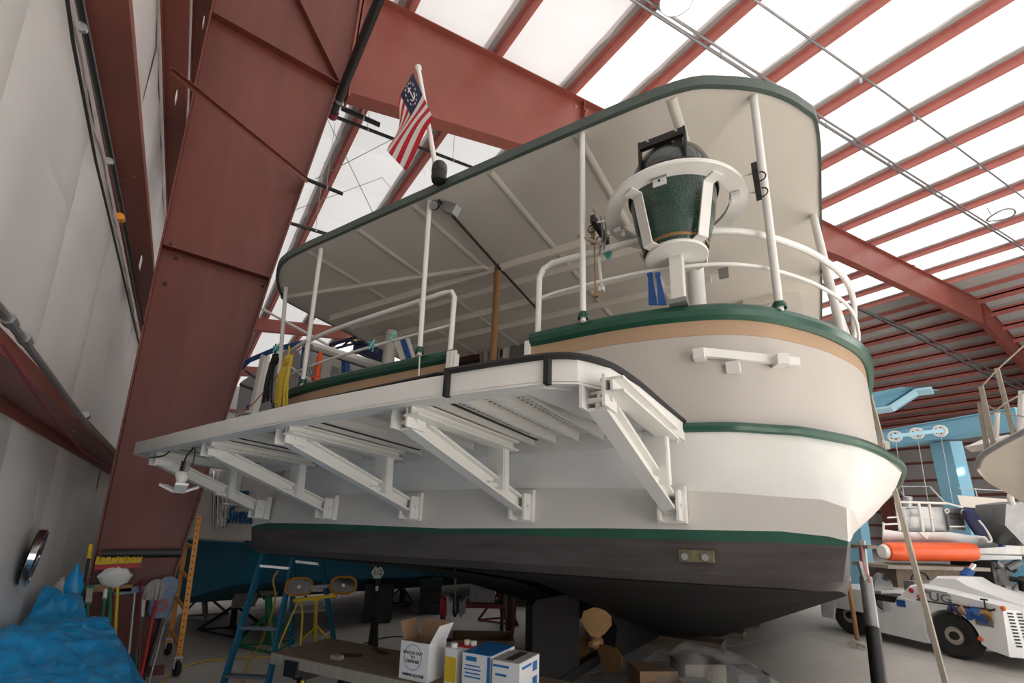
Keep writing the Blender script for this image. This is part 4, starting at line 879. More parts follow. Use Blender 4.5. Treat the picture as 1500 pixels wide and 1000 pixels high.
a = at(1225, 600, 13.2); MB().beam((a.x + .4, a.y + .1, 0), (a.x + .4, a.y + .1, a.z), .5, .5).build('leg', M['lift'], bh)
# neighbouring boat whose bow enters at the right edge
rb = thing('cream_cruiser_bow', 'cream boat bow with grey rub rail entering at the right edge', 'boat', (11.2, 1.6, .4))
gun = spline([at(1431, 684, 8.2), at(1438, 668, 8.0), at(1462, 652, 7.7), at(1500, 632, 7.3), at(1580, 588, 6.5), at(1760, 500, 5.4)], 5)
kee = spline([at(1432, 690, 8.2), at(1447, 706, 8.25), at(1475, 722, 8.15), at(1512, 745, 8.0), at(1590, 800, 7.6), at(1800, 880, 6.9)], 5)
far = [p + (p - gun[0]) * .15 + V(1.3 * min(1, i / 6), .1 * min(1, i / 6), 0) for i, p in enumerate(gun)]
MB().loft([gun, [lerp(a, b, .5) + V(.05, .05, 0) for a, b in zip(gun, kee)], kee], ringclosed=False).build('hull', M['cream'], rb)
MB().loft([kee, [lerp(a, b, .5) for a, b in zip(kee, far)], far], ringclosed=False).build('far_hull_side', M['cream'], rb); MB().loft([gun, far], ringclosed=False).build('deck', M['white'], rb)
MB().face(gun[-1], kee[-1], far[-1]).build('bulkhead', M['cream'], rb)
for q in (kee[-1] + V(.1, 0, 0), kee[-4] + V(.1, 0, 0)): MB().box((q.x, q.y, q.z / 2), (.3, .3, q.z)).build('cradle_post', M['timber'], rb)
MB().tube(gun, .045, 8).build('rub_rail', M['steelgrey'], rb)
MB().prism([at(x, y, 8.0) for x, y in ((1450, 648), (1478, 636), (1486, 642), (1462, 656))], (.3, .4, 0)).build('bow_pad', M['white'], rb)
for (a, b, r) in (((1461, 604), (1459, 642), .035), ((1499, 572), (1496, 640), .06)): MB().cyl(at(*a, 8.0), at(*b, 8.0), r, 10).build('stanchion', M['white'], rb)
for i, (a, b, l) in enumerate((((1437, 566), (1458, 662), 'leftmost, tallest of the pair'), ((1435, 590), (1447, 664), 'short one behind the left pole'), ((1460, 539), (1486, 640), 'right hand leaning one'))):
    MB().beam(at(*a, 8.05 + .1 * i), at(*b, 7.85 + .1 * i), .06, .06).solo('cover_pole', M['greywood'], 'weathered wooden pole standing on the cream bow, ' + l, 'pole', 'poles on the cream bow')
for i, ps in enumerate([((1437, 567), (1461, 541), (1520, 488)), ((1446, 612), (1470, 592), (1515, 566)), ((1447, 594), (1465, 604), (1512, 612))]):
    MB().tube([at(*p, 8.1 - .1 * k) for k, p in enumerate(ps)], .012, 5).solo('bow_rope', M['greywood'], 'tan rope strung between cover poles, ' + ['top one rising off frame', 'crossing up to the right', 'lowest sagging one'][i], 'rope', 'ropes of the cream bow')
# aluminium work boat with orange fender tube
ab = thing('aluminium_workboat', 'bare aluminium workboat with railings and side panels behind the tractor', 'boat', (at(1370, 800, 9.3).x, at(1370, 800, 9.3).y, .95))
def pp(pts, d, thick, name, m, par=ab, dd=None): return MB().prism([at(x, y, d) for x, y in pts], (EYE - at(pts[0][0], pts[0][1], d)).normalized() * -thick).build(name, m, par)
hu = pp([(1294, 775), (1322, 779), (1392, 779), (1440, 787), (1462, 797), (1470, 815), (1425, 822), (1292, 818)], 9.3, 1.2, 'hull_side', M['alu'])
pp([(1425, 803), (1493, 800), (1496, 812), (1425, 812)], 9.0, .3, 'rub_shelf', M['alu']); pp([(1425, 812), (1497, 814), (1497, 819), (1425, 820)], 8.95, .4, 'shelf_edge', M['galv'])
pp([(1346, 779), (1363, 779), (1358, 791)], 9.28, .04, 'bright_fin', M['white'])
pp([(1313, 742), (1326, 742), (1330, 778), (1318, 778)], 9.5, .3, 'louvre_panel', M['alu'])
for k in range(7): MB().beam(at(1314 + .5 * k, 746 + 4 * k, 9.47), at(1327 + .5 * k, 746 + 4 * k, 9.47), .02, .02).build('louvre', M['galv'], ab)
pp([(1326, 741), (1384, 743), (1391, 777), (1330, 778)], 9.55, .5, 'cabin_panel', M['alu']); pp([(1326, 745), (1346, 745), (1349, 757), (1328, 757)], 9.5, .04, 'hatch', M['galv'])
npn = pp([(1385, 744), (1409, 744), (1415, 777), (1391, 777)], 9.5, .3, 'number_plate_panel', M['steelgrey'])
f0 = at(1399, 756, 9.45); fr_ = frame(f0 , at(1410, 757, 9.45) - f0, V(0, 0, 1)); text('registration_text', '4578A\nKS712', .075, M['ink'], ab, frame(f0, at(1410, 756.5, 9.45) - f0, V(0, 0, 1)), .003)
rl_ = lambda a, b, r, name='railing': MB().cyl(at(*a, 9.35), at(*b, 9.35), r, 8).build(name, M['white'], ab)
for a, b, r in (((1312, 735), (1388, 737), .022), ((1388, 737), (1410, 743), .018), ((1345, 735), (1352, 778), .028), ((1361, 738), (1367, 778), .022), ((1312, 735), (1318, 777), .02), ((1345, 758), (1364, 758), .014), ((1293, 768), (1315, 767), .018), ((1300, 758), (1315, 757), .014), ((1294, 765), (1294, 792), .02), ((1391, 771), (1414, 771), .016)): rl_(a, b, r)
for px in (1332, 1336): MB().cyl(at(1330, 742, 9.6), at(1330, 727, 9.6), .07, 12).build('tow_post', M['alu'], ab) if px == 1332 else None
MB().cyl(at(1288, 712.5, 10), at(1362, 712.5, 10), .012, 6).cyl(at(1362, 712.5, 10), at(1384, 736, 9.6), .018, 6).cyl(at(1320, 720, 9.8), at(1326, 730, 9.7), .014, 6).build('upper_rail', M['galv'], ab)
MB().tube(spline([at(x, y, 9.2) for x, y in ((1434, 762), (1444, 775), (1452, 790), (1448, 794), (1444, 791))], 4), .02, 8).build('hook_arm', M['white'], ab)
for x, y in ((1387, 748), (1411, 750)): MB().tube([at(x + 3 * math.cos(t), y + 3 * math.sin(t), 9.4) for t in [2 * PI * k / 10 for k in range(10)]], .012, 5, closed=True).build('lifting_ring', M['white'], ab)
nb_ = at(1426, 764, 9.3); MB().loft([[nb_ + V(math.cos(2 * PI * k / 14) * r * (1 + .15 * mnoise.noise(V(k, z * 5, 1))) + off * .3, -math.cos(2 * PI * k / 14) * r * .3 + math.sin(2 * PI * k / 14) * r * .5 - off * .2, z) for k in range(14)] for r, z, off in ((.03, -.26, .35), (.14, -.24, .3), (.19, -.1, .22), (.18, .05, .0), (.13, .2, -.15), (.03, .24, -.2))]).solo('navy_cover_bundle', M['navy'], 'dark navy cloth bundle hanging at the workboat number panel', 'bundle', smooth=50)
ot = thing('orange_fender_tube', 'long orange red fender tube lying along the aluminium workboat', 'fender', at(1358, 822, 9.0))
c0, c1 = at(1296, 807.5, 8.95), at(1425, 808, 9.05); ax = (c1 - c0).normalized(); Lh = (c1 - c0).length
MB().lathe([(.02, 0), (.12, 0), (.155, .03), (.165, .1), (.165, .22), (.168, .23), (.165, .24), (.165, Lh - .05), (.15, Lh), (.02, Lh)], c0, ax, 24).build('tube', M['orangered'], ot)
MB().lathe([(.0, -.06), (.11, -.06), (.13, 0)], c0, ax, 20).build('white_end_cap', M['white'], ot)
MB().box(at(1345, 829, 9.2), (1.9, .9, .06), Euler((0, 0, -.55)).to_matrix()).build('bunk_board', M['greywood'], ot)
c = at(1345, 850, 9.5); MB().box((c.x, c.y, c.z / 2 + .22), (1.5, .8, c.z + .1), Euler((0, 0, -.55)).to_matrix()).solo('brown_crate', M['plywood'], 'brown plywood crate under the orange fender tube', 'crate')
c = at(1440, 848, 9.6); mb = MB()
rr = random.Random(2)
te = thing('trailer_engine', 'dark jumble of engine and trailer parts under the workboat stern', 'engine', (c.x, c.y, .0))
MB().box((c.x, c.y, c.z * .5 + .2), (1.2, .6, c.z + .3)).build('block', M['black'], te)
for k in range(12):
    q = c + V(rr.uniform(-.5, .6), rr.uniform(-.6, -.3), rr.uniform(-.3, .3)); MB().cyl(q, q + V(rr.uniform(-.25, .25), rr.uniform(-.2, .1), rr.uniform(-.2, .2)), rr.uniform(.03, .08), 10).build('fitting', [M['steelgrey'], M['black'], M['galv']][k % 3], te)
for k, (a, b) in enumerate((((1455, 822), (1500, 822)), ((1455, 858), (1500, 858)))): pass
MB().prism([at(x, y, 10.2) for x, y in ((1448, 823), (1510, 820), (1510, 866), (1444, 862))], (.3, .4, 0)).solo('teal_hull_piece', M['teal'], 'teal painted hull bottom at the right edge behind the tractor', 'boat')
jb = thing('blue_trailer_jack', 'blue trailer jack leaning over the tractor hood', 'jack', at(1404, 861, 8.4))
MB().cyl(at(1403, 858, 8.4), at(1421, 834, 8.4), .075, 12).build('body', M['bluepaint'], jb); MB().cyl(at(1421, 834, 8.4), at(1427, 826, 8.4), .035, 10).build('rod', M['chrome'], jb); MB().cyl(at(1408, 838, 8.4), at(1414, 842, 8.4), .03, 8).build('valve', M['bluepaint'], jb)
# beige cruiser behind
bc = thing('beige_cruiser', 'beige motor cruiser with navy stripe behind the workboat', 'boat', (at(1450, 800, 12).x, at(1450, 800, 12).y, .6))
def pb(pts, d, name, m, t=.4): return MB().prism([at(x, y, d) for x, y in pts], (EYE - at(pts[0][0], pts[0][1], d)).normalized() * -t).build(name, m, bc)
pb([(1402, 725), (1478, 731), (1500, 738), (1500, 750), (1408, 742)], 12, 'cabin_top', M['cream'], 1.5); pb([(1408, 742), (1500, 748), (1500, 756), (1412, 750)], 12.1, 'navy_band', M['navy'], 1.3)
pb([(1412, 750), (1500, 756), (1500, 764), (1420, 760)], 12, 'side_deck', M['alu'], 1.4); pb([(1422, 757), (1500, 759), (1500, 764), (1424, 762)], 11.9, 'blue_stripe', M['lift'], .2); pb([(1425, 762), (1500, 763), (1515, 812), (1440, 812)], 12, 'hull', M['cream'], 2); pb([(1443, 763), (1461, 763), (1461, 767), (1445, 767)], 11.95, 'dark_slot', M['dark'], .05)
for a, b in (((1402, 714.5), (1482, 719)), ((1428, 715), (1431, 727))): MB().cyl(at(*a, 11.9), at(*b, 11.9), .014, 6).build('rail', M['galv'], bc)
MB().tube(spline([at(1483, 738, 9), at(1480, 728, 9), at(1484, 715, 9)], 4), .05, 8).build('white_pipe', M['white'], bc)
MB().sphere(at(1459, 800, 9.6), .14, 14, 8, (1.2, 1, .6)).solo('blue_buoy', M['bluepaint'], 'flattened blue buoy on the workboat stern shelf', 'buoy')
dgr = at(1490, 768, 9); MB().prism([at(x, y, 9.) for x, y in ((1474, 738), (1510, 733), (1510, 800), (1500, 798), (1472, 769))], (.3, .5, 0)).solo('dark_grey_outboard', M['steelgrey'], 'dark grey metal box standing under the cream bow', 'box')
# tractor
TF = V(-.277, -.961, 0).normalized(); TM = Matrix.Identity(4)
for i in range(3): TM[i][0] = TF[i]; TM[i][1] = (-TF.y, TF.x, 0)[i] * 1.0; TM[i][2] = (0, 0, 1)[i]; TM[i][3] = (9.47, 2.71, 0)[i]
tg = thing('tow_tractor', 'white low tow tractor with sloping hood and grille, parked at right', 'tractor', matrix=TM)
def Tt(mb, name, m, par=None, smooth=30): return mb.build(name, m, par or tg, TM, smooth)
arch = [V(.35 * math.cos(t), 0, .30 + .35 * math.sin(t)) for t in [math.radians(205 - 11 * k) for k in range(20)]]
side = [V(-.68, 0, .74), V(-.80, 0, .52), V(-1.05, 0, .40), V(-1.20, 0, .40), V(-1.20, 0, .15), V(-.33, 0, .13)] + arch + [V(.45, 0, .22), V(.64, 0, .18), V(.66, 0, .75), V(.58, 0, .72), V(-.45, 0, .70)]
Tt(MB().prism(side, (0, 1.25, 0)), 'body', M['tugwhite'], None, 20)
def hr(x, y0, zb, zs, ya, zt): return [V(x, y0, zb), V(x, y0, zs), V(x, ya, zt), V(x, 1.25 - ya, zt), V(x, 1.25 - y0, zs), V(x, 1.25 - y0, zb)]
Tt(MB().loft([hr(-.67, .02, .70, .74, .06, .76), hr(-.50, .02, .68, .90, .06, .93), hr(-.42, .04, .68, .93, .10, .96), hr(-.10, .06, .68, .90, .12, .93), hr(.62, .06, .66, .80, .12, .82), hr(.95, .30, .66, .74, .34, .76)], caps=True), 'hood', M['tugwhite'], None, 25)
Tt(MB().loft([hr(-.38, .30, .9, .98, .34, 1.0), hr(-.28, .30, .9, 1.06, .36, 1.09), hr(.0, .30, .9, 1.07, .36, 1.10), hr(.12, .30, .88, .99, .36, 1.02), hr(.75, .34, .70, .80, .38, .82)], caps=True), 'hood_hump', M['tugwhite'], None, 25)
Tt(MB().prism([V(.64, 0, .18), V(.95, .42, .18), V(.95, .83, .18), V(.64, 1.25, .18)], (0, 0, .58)), 'nose', M['tugwhite'], None, 20)
gd = V(.31, .42, 0).normalized(); gn = V(gd.y, -gd.x, 0)
for r in range(11):
    for k in range(5):
        q = V(.64, 0, 0) + gd * (.09 + .098 * k + .003 * r) + V(0, 0, .72 - .04 * r); Tt(MB().beam(q - gd * .03 + gn * .001, q + gd * .03 + gn * .001, .008, .021), 'grille_slot', M['black'])
for x, z, r in ((.67, .78, .035), (.35, .34, .035), (-.46, .86, .04)): Tt(MB().lathe([(0, .02), (r * .8, .018), (r, 0)], (x, .0, z), (0, -1, 0), 16), 'marker_lens', M['amber'] if x > 0 else M['red_plastic'])
Tt(MB().lathe([(0, .02), (.035, 0)], (-.36, .0, .78), (0, -1, 0), 14), 'marker_lens', M['red_plastic'])
Tt(MB().box((.43, -.004, .56), (.2, .012, .085)), 'dark_plate', M['steelgrey'])
text('lettering', 'TUG', .17, M['steelgrey'], tg, TM @ frame(V(-.16, .035, .80), V(1, .0, -.03), V(0, .0, 1)), .004, .002, sx=1.25); Tt(MB().box((-.16, .038, .885), (.33, .008, .018)), 'letter_bar', M['greyink'])
Tt(MB().tube([(-.40, -.005, .735), (.0, -.005, .73), (.52, -.005, .72), (.58, -.005, .76)], .012, 6), 'trim_line', M['black'])
for x, y in ((0, .03), (-1.58, .03), (0, 1.0), (-1.58, 1.0)):
    w_ = Tt(MB().lathe([(.12, .02), (.17, .0), (.26, -.005), (.295, .02), (.305, .06), (.305, .17), (.29, .2), (.17, .2)], (x, y, .305), (0, 1, 0), 32), 'tyre', M['rubber'])
    Tt(MB().lathe([(0, .05), (.06, .04), (.08, .06), (.145, .05), (.165, .01), (.178, .02)], (x, y, .305), (0, 1, 0), 28), 'wheel_rim', M['cream'], w_); Tt(MB().lathe([(0, -.01), (.055, -.005), (.06, .05)], (x, y, .305), (0, 1, 0), 12), 'hub', M['black'], w_)
Tt(MB().box((-1.62, .62, .58), (.85, 1.25, .36)).box((-2.0, .62, .45), (.2, 1.2, .5)), 'rear_deck', M['tugwhite'])
Tt(MB().prism([V(-2.05, -.01, .2), V(-1.85, -.01, .2), V(-1.75, -.01, .58), V(-2.05, -.01, .62)], (0, .06, 0)), 'rear_fender', M['tugwhite'])
Tt(MB().box((-1.0, .62, .30), (.5, 1.15, .16)), 'step_floor', M['tugwhite'])
Tt(MB().box((-1.05, .45, .66), (.45, .5, .1)), 'seat', M['black']); Tt(MB().lathe([(.0, -.04), (.30, -.04), (.33, 0), (.30, .04), (0, .04)], (-1.25, .45, .72), (1, .15, 0), 28), 'round_backrest', M['darkglass'])
Tt(MB().tube([(-.72 + .02 * math.cos(a), .62 + .17 * math.cos(a), .98 + .17 * math.sin(a) * .7) for a in [2 * PI * k / 18 for k in range(18)]], .016, 6, closed=True).cyl((-.72, .62, .98), (-.5, .62, .8), .02, 8), 'steering_wheel', M['black'])
Tt(MB().beam((-.62, .2, .9), (-.62, 1.0, .9), .16, .16), 'dashboard', M['steelgrey'])
Tt(MB().box((-.64, -.006, .645), (.13, .01, .10)), 'blue_decal', M['bluepaint'])
for i, (x, dx, m, l, s) in enumerate(((.10, .0, 'navy', 'navy', .10), (.18, .04, 'cardboard', 'brownish pink', .11), (.36, .0, 'bluepaint', 'bright blue', .15), (.46, .05, 'bronze', 'rust coloured', .12))):
    mb = MB(); mb.grid(lambda u, v: V(x + (u - .5) * s * 1.5, -.012 - .03 * math.sin(PI * v) - .03 * abs(mnoise.noise(V(u * 3 + i, v * 3, i))), .74 - v * s * 1.05 + .04 * mnoise.noise(V(u * 4, v * 2, i + 5)) - abs(u - .4) * .06), 10, 8)
    mb.grid(lambda u, v: V(x + (u - .5) * s * 1.4, -.02 + .12 * v, .745 + .02 * mnoise.noise(V(u * 4, v * 4, i))), 8, 4); mb.solo('work_rag', M[m], l + ' rag draped over the tractor side', 'rag', 'rags on the tractor', space=TM, smooth=60)
MB().cyl((.46, .02, .74), (.46, .02, .86), .01, 8).cyl((.42, .02, .86), (.50, .02, .86), .012, 8).solo('hose_valve', M['black'], 'small black T handle standing on the tractor belt line', 'handle', space=TM)
# boat stand post, leaning batten, pick under the starboard corner
js = thing('boat_stand', 'thick black and grey steel boat stand post under the stern corner', 'stand', (3.95, 1.55, 0))
a, b, d = at(1268, 846, 2.95), at(1279, 925, 2.75), at(1296, 1075, 2.4)
dn = (d - a).normalized(); fz = a + dn * (-(a.z) / dn.z)
MB().cyl(fz, lerp(a, b, .95), .036, 18).build('lower_tube', M['black'], js); MB().cyl(lerp(a, b, .95), a, .033, 18).build('upper_tube', M['steelgrey'], js)
MB().prism([at(1258, 822, 2.97), at(1263, 822, 2.97), at(1274, 845, 2.9), at(1266, 850, 2.9)], (.06, .04, 0)).build('saddle_plate', M['galv'], js)
MB().cyl(a, at(1262, 792, 3.05), .02, 8).build('screw', M['steelgrey'], js); MB().box(at(1259, 800, 3.05), (.14, .14, .02)).build('pad', M['timber'], js)
MB().cyl(fz + V(-.25, 0, .03), fz + V(.25, 0, .03), .03, 8).cyl(fz + V(0, -.25, .03), fz + V(0, .25, .03), .03, 8).build('foot', M['black'], js)
MB().tube(spline([at(*p, 2.9) for p in ((1262, 800), (1266, 830), (1274, 850), (1279, 895), (1285, 930), (1284, 945))], 4), .004, 5).solo('red_string', M['pink'], 'thin red string hanging along the boat stand post', 'cord')
a, b = at(1266, 548, 4.75), at(1393, 1030, 3.6); dn = (b - a).normalized(); fz = a + dn * (-(a.z) / dn.z)
MB().beam(fz, a, .034, .03, (1, 0, 0)).solo('leaning_batten', M['greywood'], 'long weathered batten leaning against the starboard rub rail', 'batten')
MB().box(at(1289, 652, 4.5), (.16, .1, .07)).solo('rail_block', M['greywood'], 'small wood block on starboard deck edge beside the batten', 'block')
MB().tube([at(*p, 4.5) for p in ((1262, 562), (1268, 600), (1269, 648))], .008, 5).solo('red_line', M['pink'], 'red line hanging beside the bulwark corner', 'rope')
pk = thing('pickaxe', 'pick with brown handle standing head down on the floor at right', 'pick', atz(1257, 947, 0))
a, b = at(1239, 826, 5.3), atz(1257, 944, .03)
a = EYE + ray(1239, 826) * (b - EYE).dot(ray(1257, 944)) / ray(1257, 944).dot(ray(1257, 944))
MB().cyl(b, lerp(b, a, .80), .032, 10).build('handle', M['wood'], pk); MB().cyl(lerp(b, a, .80), a, .034, 10).build('white_grip', M['cream'], pk)
h0, h1 = atz(1242, 942, .06), atz(1268, 945, .06); MB().tube(spline([h0 + V(0, 0, -.02), lerp(h0, h1, .5) + V(0, 0, .03), h1 + V(0, 0, -.02)], 5), .03, 8).build('pick_head', M['greywood'], pk)
# ================================================================== BEHIND AND UNDER THE YACHT
# white and teal boat beyond the yacht
sb = bthing('teal_bottom_boat', 'white motor boat with teal bottom and blue stern lettering beyond the yacht', 'boat', (-5.6, 5, -1.2))
def St(mb, name, m, par=None, smooth=30): return mb.build(name, m, par or sb, BM, smooth)
def ring(v, k, dz=0): return [V(-4.0 - k * 1.9, v, .9), V(-4.02 - k * 1.9, v, -.22 + dz), V(-4.2 - k * 1.8, v, -.72 + dz), V(-5.9, v, -1.12 + dz), V(-7.6 + k * 1.8, v, -.72 + dz), V(-7.78 + k * 1.9, v, -.22 + dz), V(-7.8 + k * 1.9, v, .9)]
vs_ = [(1.15, 0), (4, 0), (7, .05), (9, .3), (10.8, .7), (11.8, .98)]
St(MB().loft([ring(v, k)[1:6] for v, k in vs_], ringclosed=False).face(*ring(1.15, 0)[1:6]), 'bottom', M['teal'])
for sgn in (0, 1): St(MB().loft([(ring(v, k)[0:2] if sgn == 0 else ring(v, k)[5:7]) for v, k in vs_], ringclosed=False), 'topside', M['white'])
tr_ = St(MB().prism([V(-4.0, 1.15, .75), V(-4.02, 1.15, -.19), V(-7.78, 1.15, -.19), V(-7.8, 1.15, .75)], (0, .05, 0)), 'transom', M['white'])
St(MB().prism([V(-3.98, 1.0, -.20), V(-7.8, 1.0, -.20), V(-7.8, 1.16, -.20), V(-3.98, 1.16, -.20)], (0, 0, .022)), 'chrome_strip', M['chrome'], tr_)
f0 = bat(351, 755, 1, 1.13); text('lettering', 'Sweet', .33, M['paperblue'], tr_, BM @ frame(f0, V(1, 0, 0), V(0, 0, 1)), .006, .006, .3, sx=.76)
for x in (313, 319, 326): St(MB().tube(spline([bat(x, y, 1, 1.05) for y in (690, 765)] + [bat(x + 2.5, 770, 1, 1.05), bat(x + 4.5, 765, 1, 1.05), bat(x + 5, 690, 1, 1.05)], 3), .018, 8), 'swim_ladder_tube', M['chrome'], tr_)
St(MB().cyl(bat(328, 738, 1, 1.0), bat(372, 743, 1, 1.0), .018, 8), 'chrome_rail', M['chrome'], tr_); St(MB().box(bat(346, 712, 1, 1.1), (.12, .06, .3)), 'transom_block', M['white'], tr_)
St(MB().box(bat(352, 722, 1, 1.1), (.35, .04, .05)), 'teal_stripe', M['teal'], tr_)
St(MB().prism([V(-7.2, 2.2, .9), V(-4.5, 2.2, .9), V(-4.6, 2.6, 1.75), V(-7.1, 2.6, 1.75)], (0, 6, 0)), 'shrink_wrapped_cabin', M['flagwhite'])
for i, (a, b, r, m) in enumerate((((446, 503), (556, 537), .07, 'white'), ((446, 508), (556, 543), .03, 'navy'), ((344, 548), (364, 528), .045, 'bluepaint'), ((364, 528), (405, 511), .045, 'bluepaint'), ((405, 511), (450, 500), .045, 'bluepaint'), ((389, 521), (371, 605), .085, 'flagwhite'), ((384, 530), (364, 608), .03, 'navy'), ((448, 507), (440, 590), .06, 'bluepaint'), ((506, 522), (506, 560), .06, 'bluepaint'), ((380, 450), (480, 505), .025, 'white'), ((484, 505), (560, 482), .03, 'navy'), ((470, 516), (560, 492), .02, 'navy'), ((500, 509), (512, 498), .018, 'navy'), ((512, 498), (530, 504), .018, 'navy'), ((530, 504), (545, 487), .018, 'navy'), ((360, 543), (378, 556), .025, 'navy'), ((353, 563), (376, 572), .035, 'black'), ((511, 496), (549, 516), .04, 'yellow'), ((526, 508), (560, 522), .12, 'navy'), ((371, 596), (368, 612), .13, 'bluepaint'))):
    v_ = 1.9; St(MB().cyl(bat(*a, 1, v_ + .02 * i), bat(*b, 1, v_ + .02 * i), r, 8), 'top_frame_tube', M[m])
St(MB().prism([bat(x, y, 1, 2.6) for x, y in ((352, 560), (430, 505), (470, 560), (440, 640), (340, 640))], (0, .3, 0)), 'grey_cover', M['mopgrey'])
for k, (x0, y0, x1, y1) in enumerate(((450, 530, 468, 595), (486, 535, 480, 570), (512, 540, 508, 585), (532, 560, 526, 588))): St(MB().prism([bat(x0, y0, 1, 2.05), bat(x0 + 9, y0 + 4, 1, 2.05), bat(x1 + 5, y1, 1, 2.05), bat(x1, y1, 1, 2.05)], (0, .01, 0)), 'grey_smear', M['mopgrey'])
St(MB().prism([bat(x, y, 1, 2.1) for x, y in ((446, 508), (470, 514), (560, 542), (562, 610), (440, 610))], (0, .2, 0)), 'white_wrap', M['flagwhite'])
St(MB().tube(spline([bat(x, y, 1, 1.9) for x, y in ((345, 615), (356, 604), (372, 606), (380, 620))], 4), .03, 8), 'white_hose', M['white'])
for k, (px, py) in enumerate(((365, 862), (390, 850))):
    c = bat(px, py, 1, 2.2); o = St(MB().lathe([(.02, -.15), (.06, -.05), (.05, .12)], c, (0, 1, 0), 12), 'propeller', M['bronze'])
    for q in range(4):
        a = q * PI / 2 + .4; d = V(math.cos(a), 0, math.sin(a)); t = V(-d.z, 0, d.x); St(MB().prism([c + d * r + t * s + V(0, s * .4, 0) for r, s in ((.05, -.03), (.15, -.1), (.27, -.07), (.29, .04), (.2, .12), (.05, .03))], (0, .015, 0)), 'blade', M['bronze'], o)
St(MB().box(bat(360, 868, 1, 1.9), (.05, .35, .4)), 'rudder', M['galv']); St(MB().box(bat(300, 858, 1, 2.4), (.05, .35, .45)), 'rudder', M['galv'])
# stands and blocks on the floor
def blk(name, px, py, w, d, h, m, label, cat='block', rz=-.44, n=3):
    p = atz(px, py, 0); t = thing(name, label, cat, p, rz)
    for k in range(n): MB().box((0, 0, (k + .5) * h / n), (w * (1 - .02 * (k % 2)), d * (1 - .05 * (k % 2)), h / n * .98)).build('timber', m, t, MW[t.name])
    return t
blk('keel_block', 553, 908, .45, .5, .62, M['black'], 'black block stack behind the numbered stand post'); blk('keel_block', 629, 897, .40, .4, .62, M['black'], 'black block stack left of the red cart'); blk('keel_block', 706, 884, .5, .4, .75, M['timber'], 'dark block stack behind the red cart', n=4)
blk('keel_block', 762, 886, .42, .42, .7, M['timber'], 'brown block stack beyond the rudder', n=2); blk('keel_block', 745, 872, .3, .3, .5, M['timber'], 'small far block beside the brown stack', n=2)
for k, v in enumerate((5.2, 6.5, 7.7, 8.8)):
    o = bwd((0, v, 0)); kz = (BM @ V(0, v, -1.27)).z - .01
    t = thing('keel_timber_stack', 'cross timbers under the keel, ' + ['nearest the plastic heap', 'second from the stern', 'third from the stern', 'farthest from the stern'][k], 'timber', (o.x, o.y, 0), math.atan2(-.905, .424), 'timber stacks under the keel')
    n = max(1, round(kz / .14))
    for j in range(n): MB().box((0.02 * (j % 2), 0, (j + .5) * kz / n), (2.0 + .25 * k - .12 * j, .35, kz / n * .96)).build('timber', M['timber'], t, MW[t.name])
def stand(name, foot, top, m, label, spread=.4, sticker=False):
    p = atz(*foot, 0); q = EYE + ray(*top) * ((p - EYE).length / ray(*foot).length) * 1.0
    t = thing(name, label, 'stand', p)
    MB().cyl(p + V(0, 0, .05), q, .045, 12).build('post', m, t)
    for k in range(3):
        a = .5 + k * 2 * PI / 3; f = p + V(math.cos(a) * spread, math.sin(a) * spread, .02); MB().cyl(lerp(p, q, .62), f, .022, 8).build('leg', m, t)
        g = p + V(math.cos(a + 2 * PI / 3) * spread, math.sin(a + 2 * PI / 3) * spread, .02); MB().cyl(f, g, .016, 6).build('brace', m, t)
    MB().box(q, (.2, .2, .03)).build('pad', M['timber'], t)
    return t, p, q
t, p, q = stand('boat_stand', (547, 950), (554, 826), M['black'], 'black boat stand post with white numbered sticker under the hull', .06)
c = lerp(p, q, .90); c = c + (EYE - c).normalized() * .06; d = (EYE - c); d.z = 0
st_ = MB().lathe([(0, .0), (.085, .0)], c, d, 6).build('sticker', M['boxwhite'], t); f_ = frame(c + d.normalized() * .004, V(-d.y, d.x, 0), V(0, 0, 1)); text('sticker_text', '1/2', .10, M['ink'], t, f_, .002)
MB().box(lerp(p, q, .72) + d.normalized() * .05, (.03, .03, .06)).build('label', M['boxwhite'], t)
stand('tripod_stand', (588, 886), (590, 842), M['greenplastic'], 'green tripod boat stand under the teal boat', .35); stand('tripod_stand', (738, 910), (725, 842), M['maroon'], 'red tripod boat stand behind the cart', .45); stand('tripod_stand', (762, 866), (768, 835), M['black'], 'far dark tripod stand near the brown block', .4)
stand('tripod_stand', (340, 925), (347, 862), M['black'], 'dark tripod stand behind the orange scaffold', .5); stand('tripod_stand', (300, 905), (298, 845), M['steelgrey'], 'grey stand under the teal boat stern', .4); stand('tripod_stand', (395, 948), (393, 868), M['greenplastic'], 'green tripod stand behind the blue stepladder', .42)
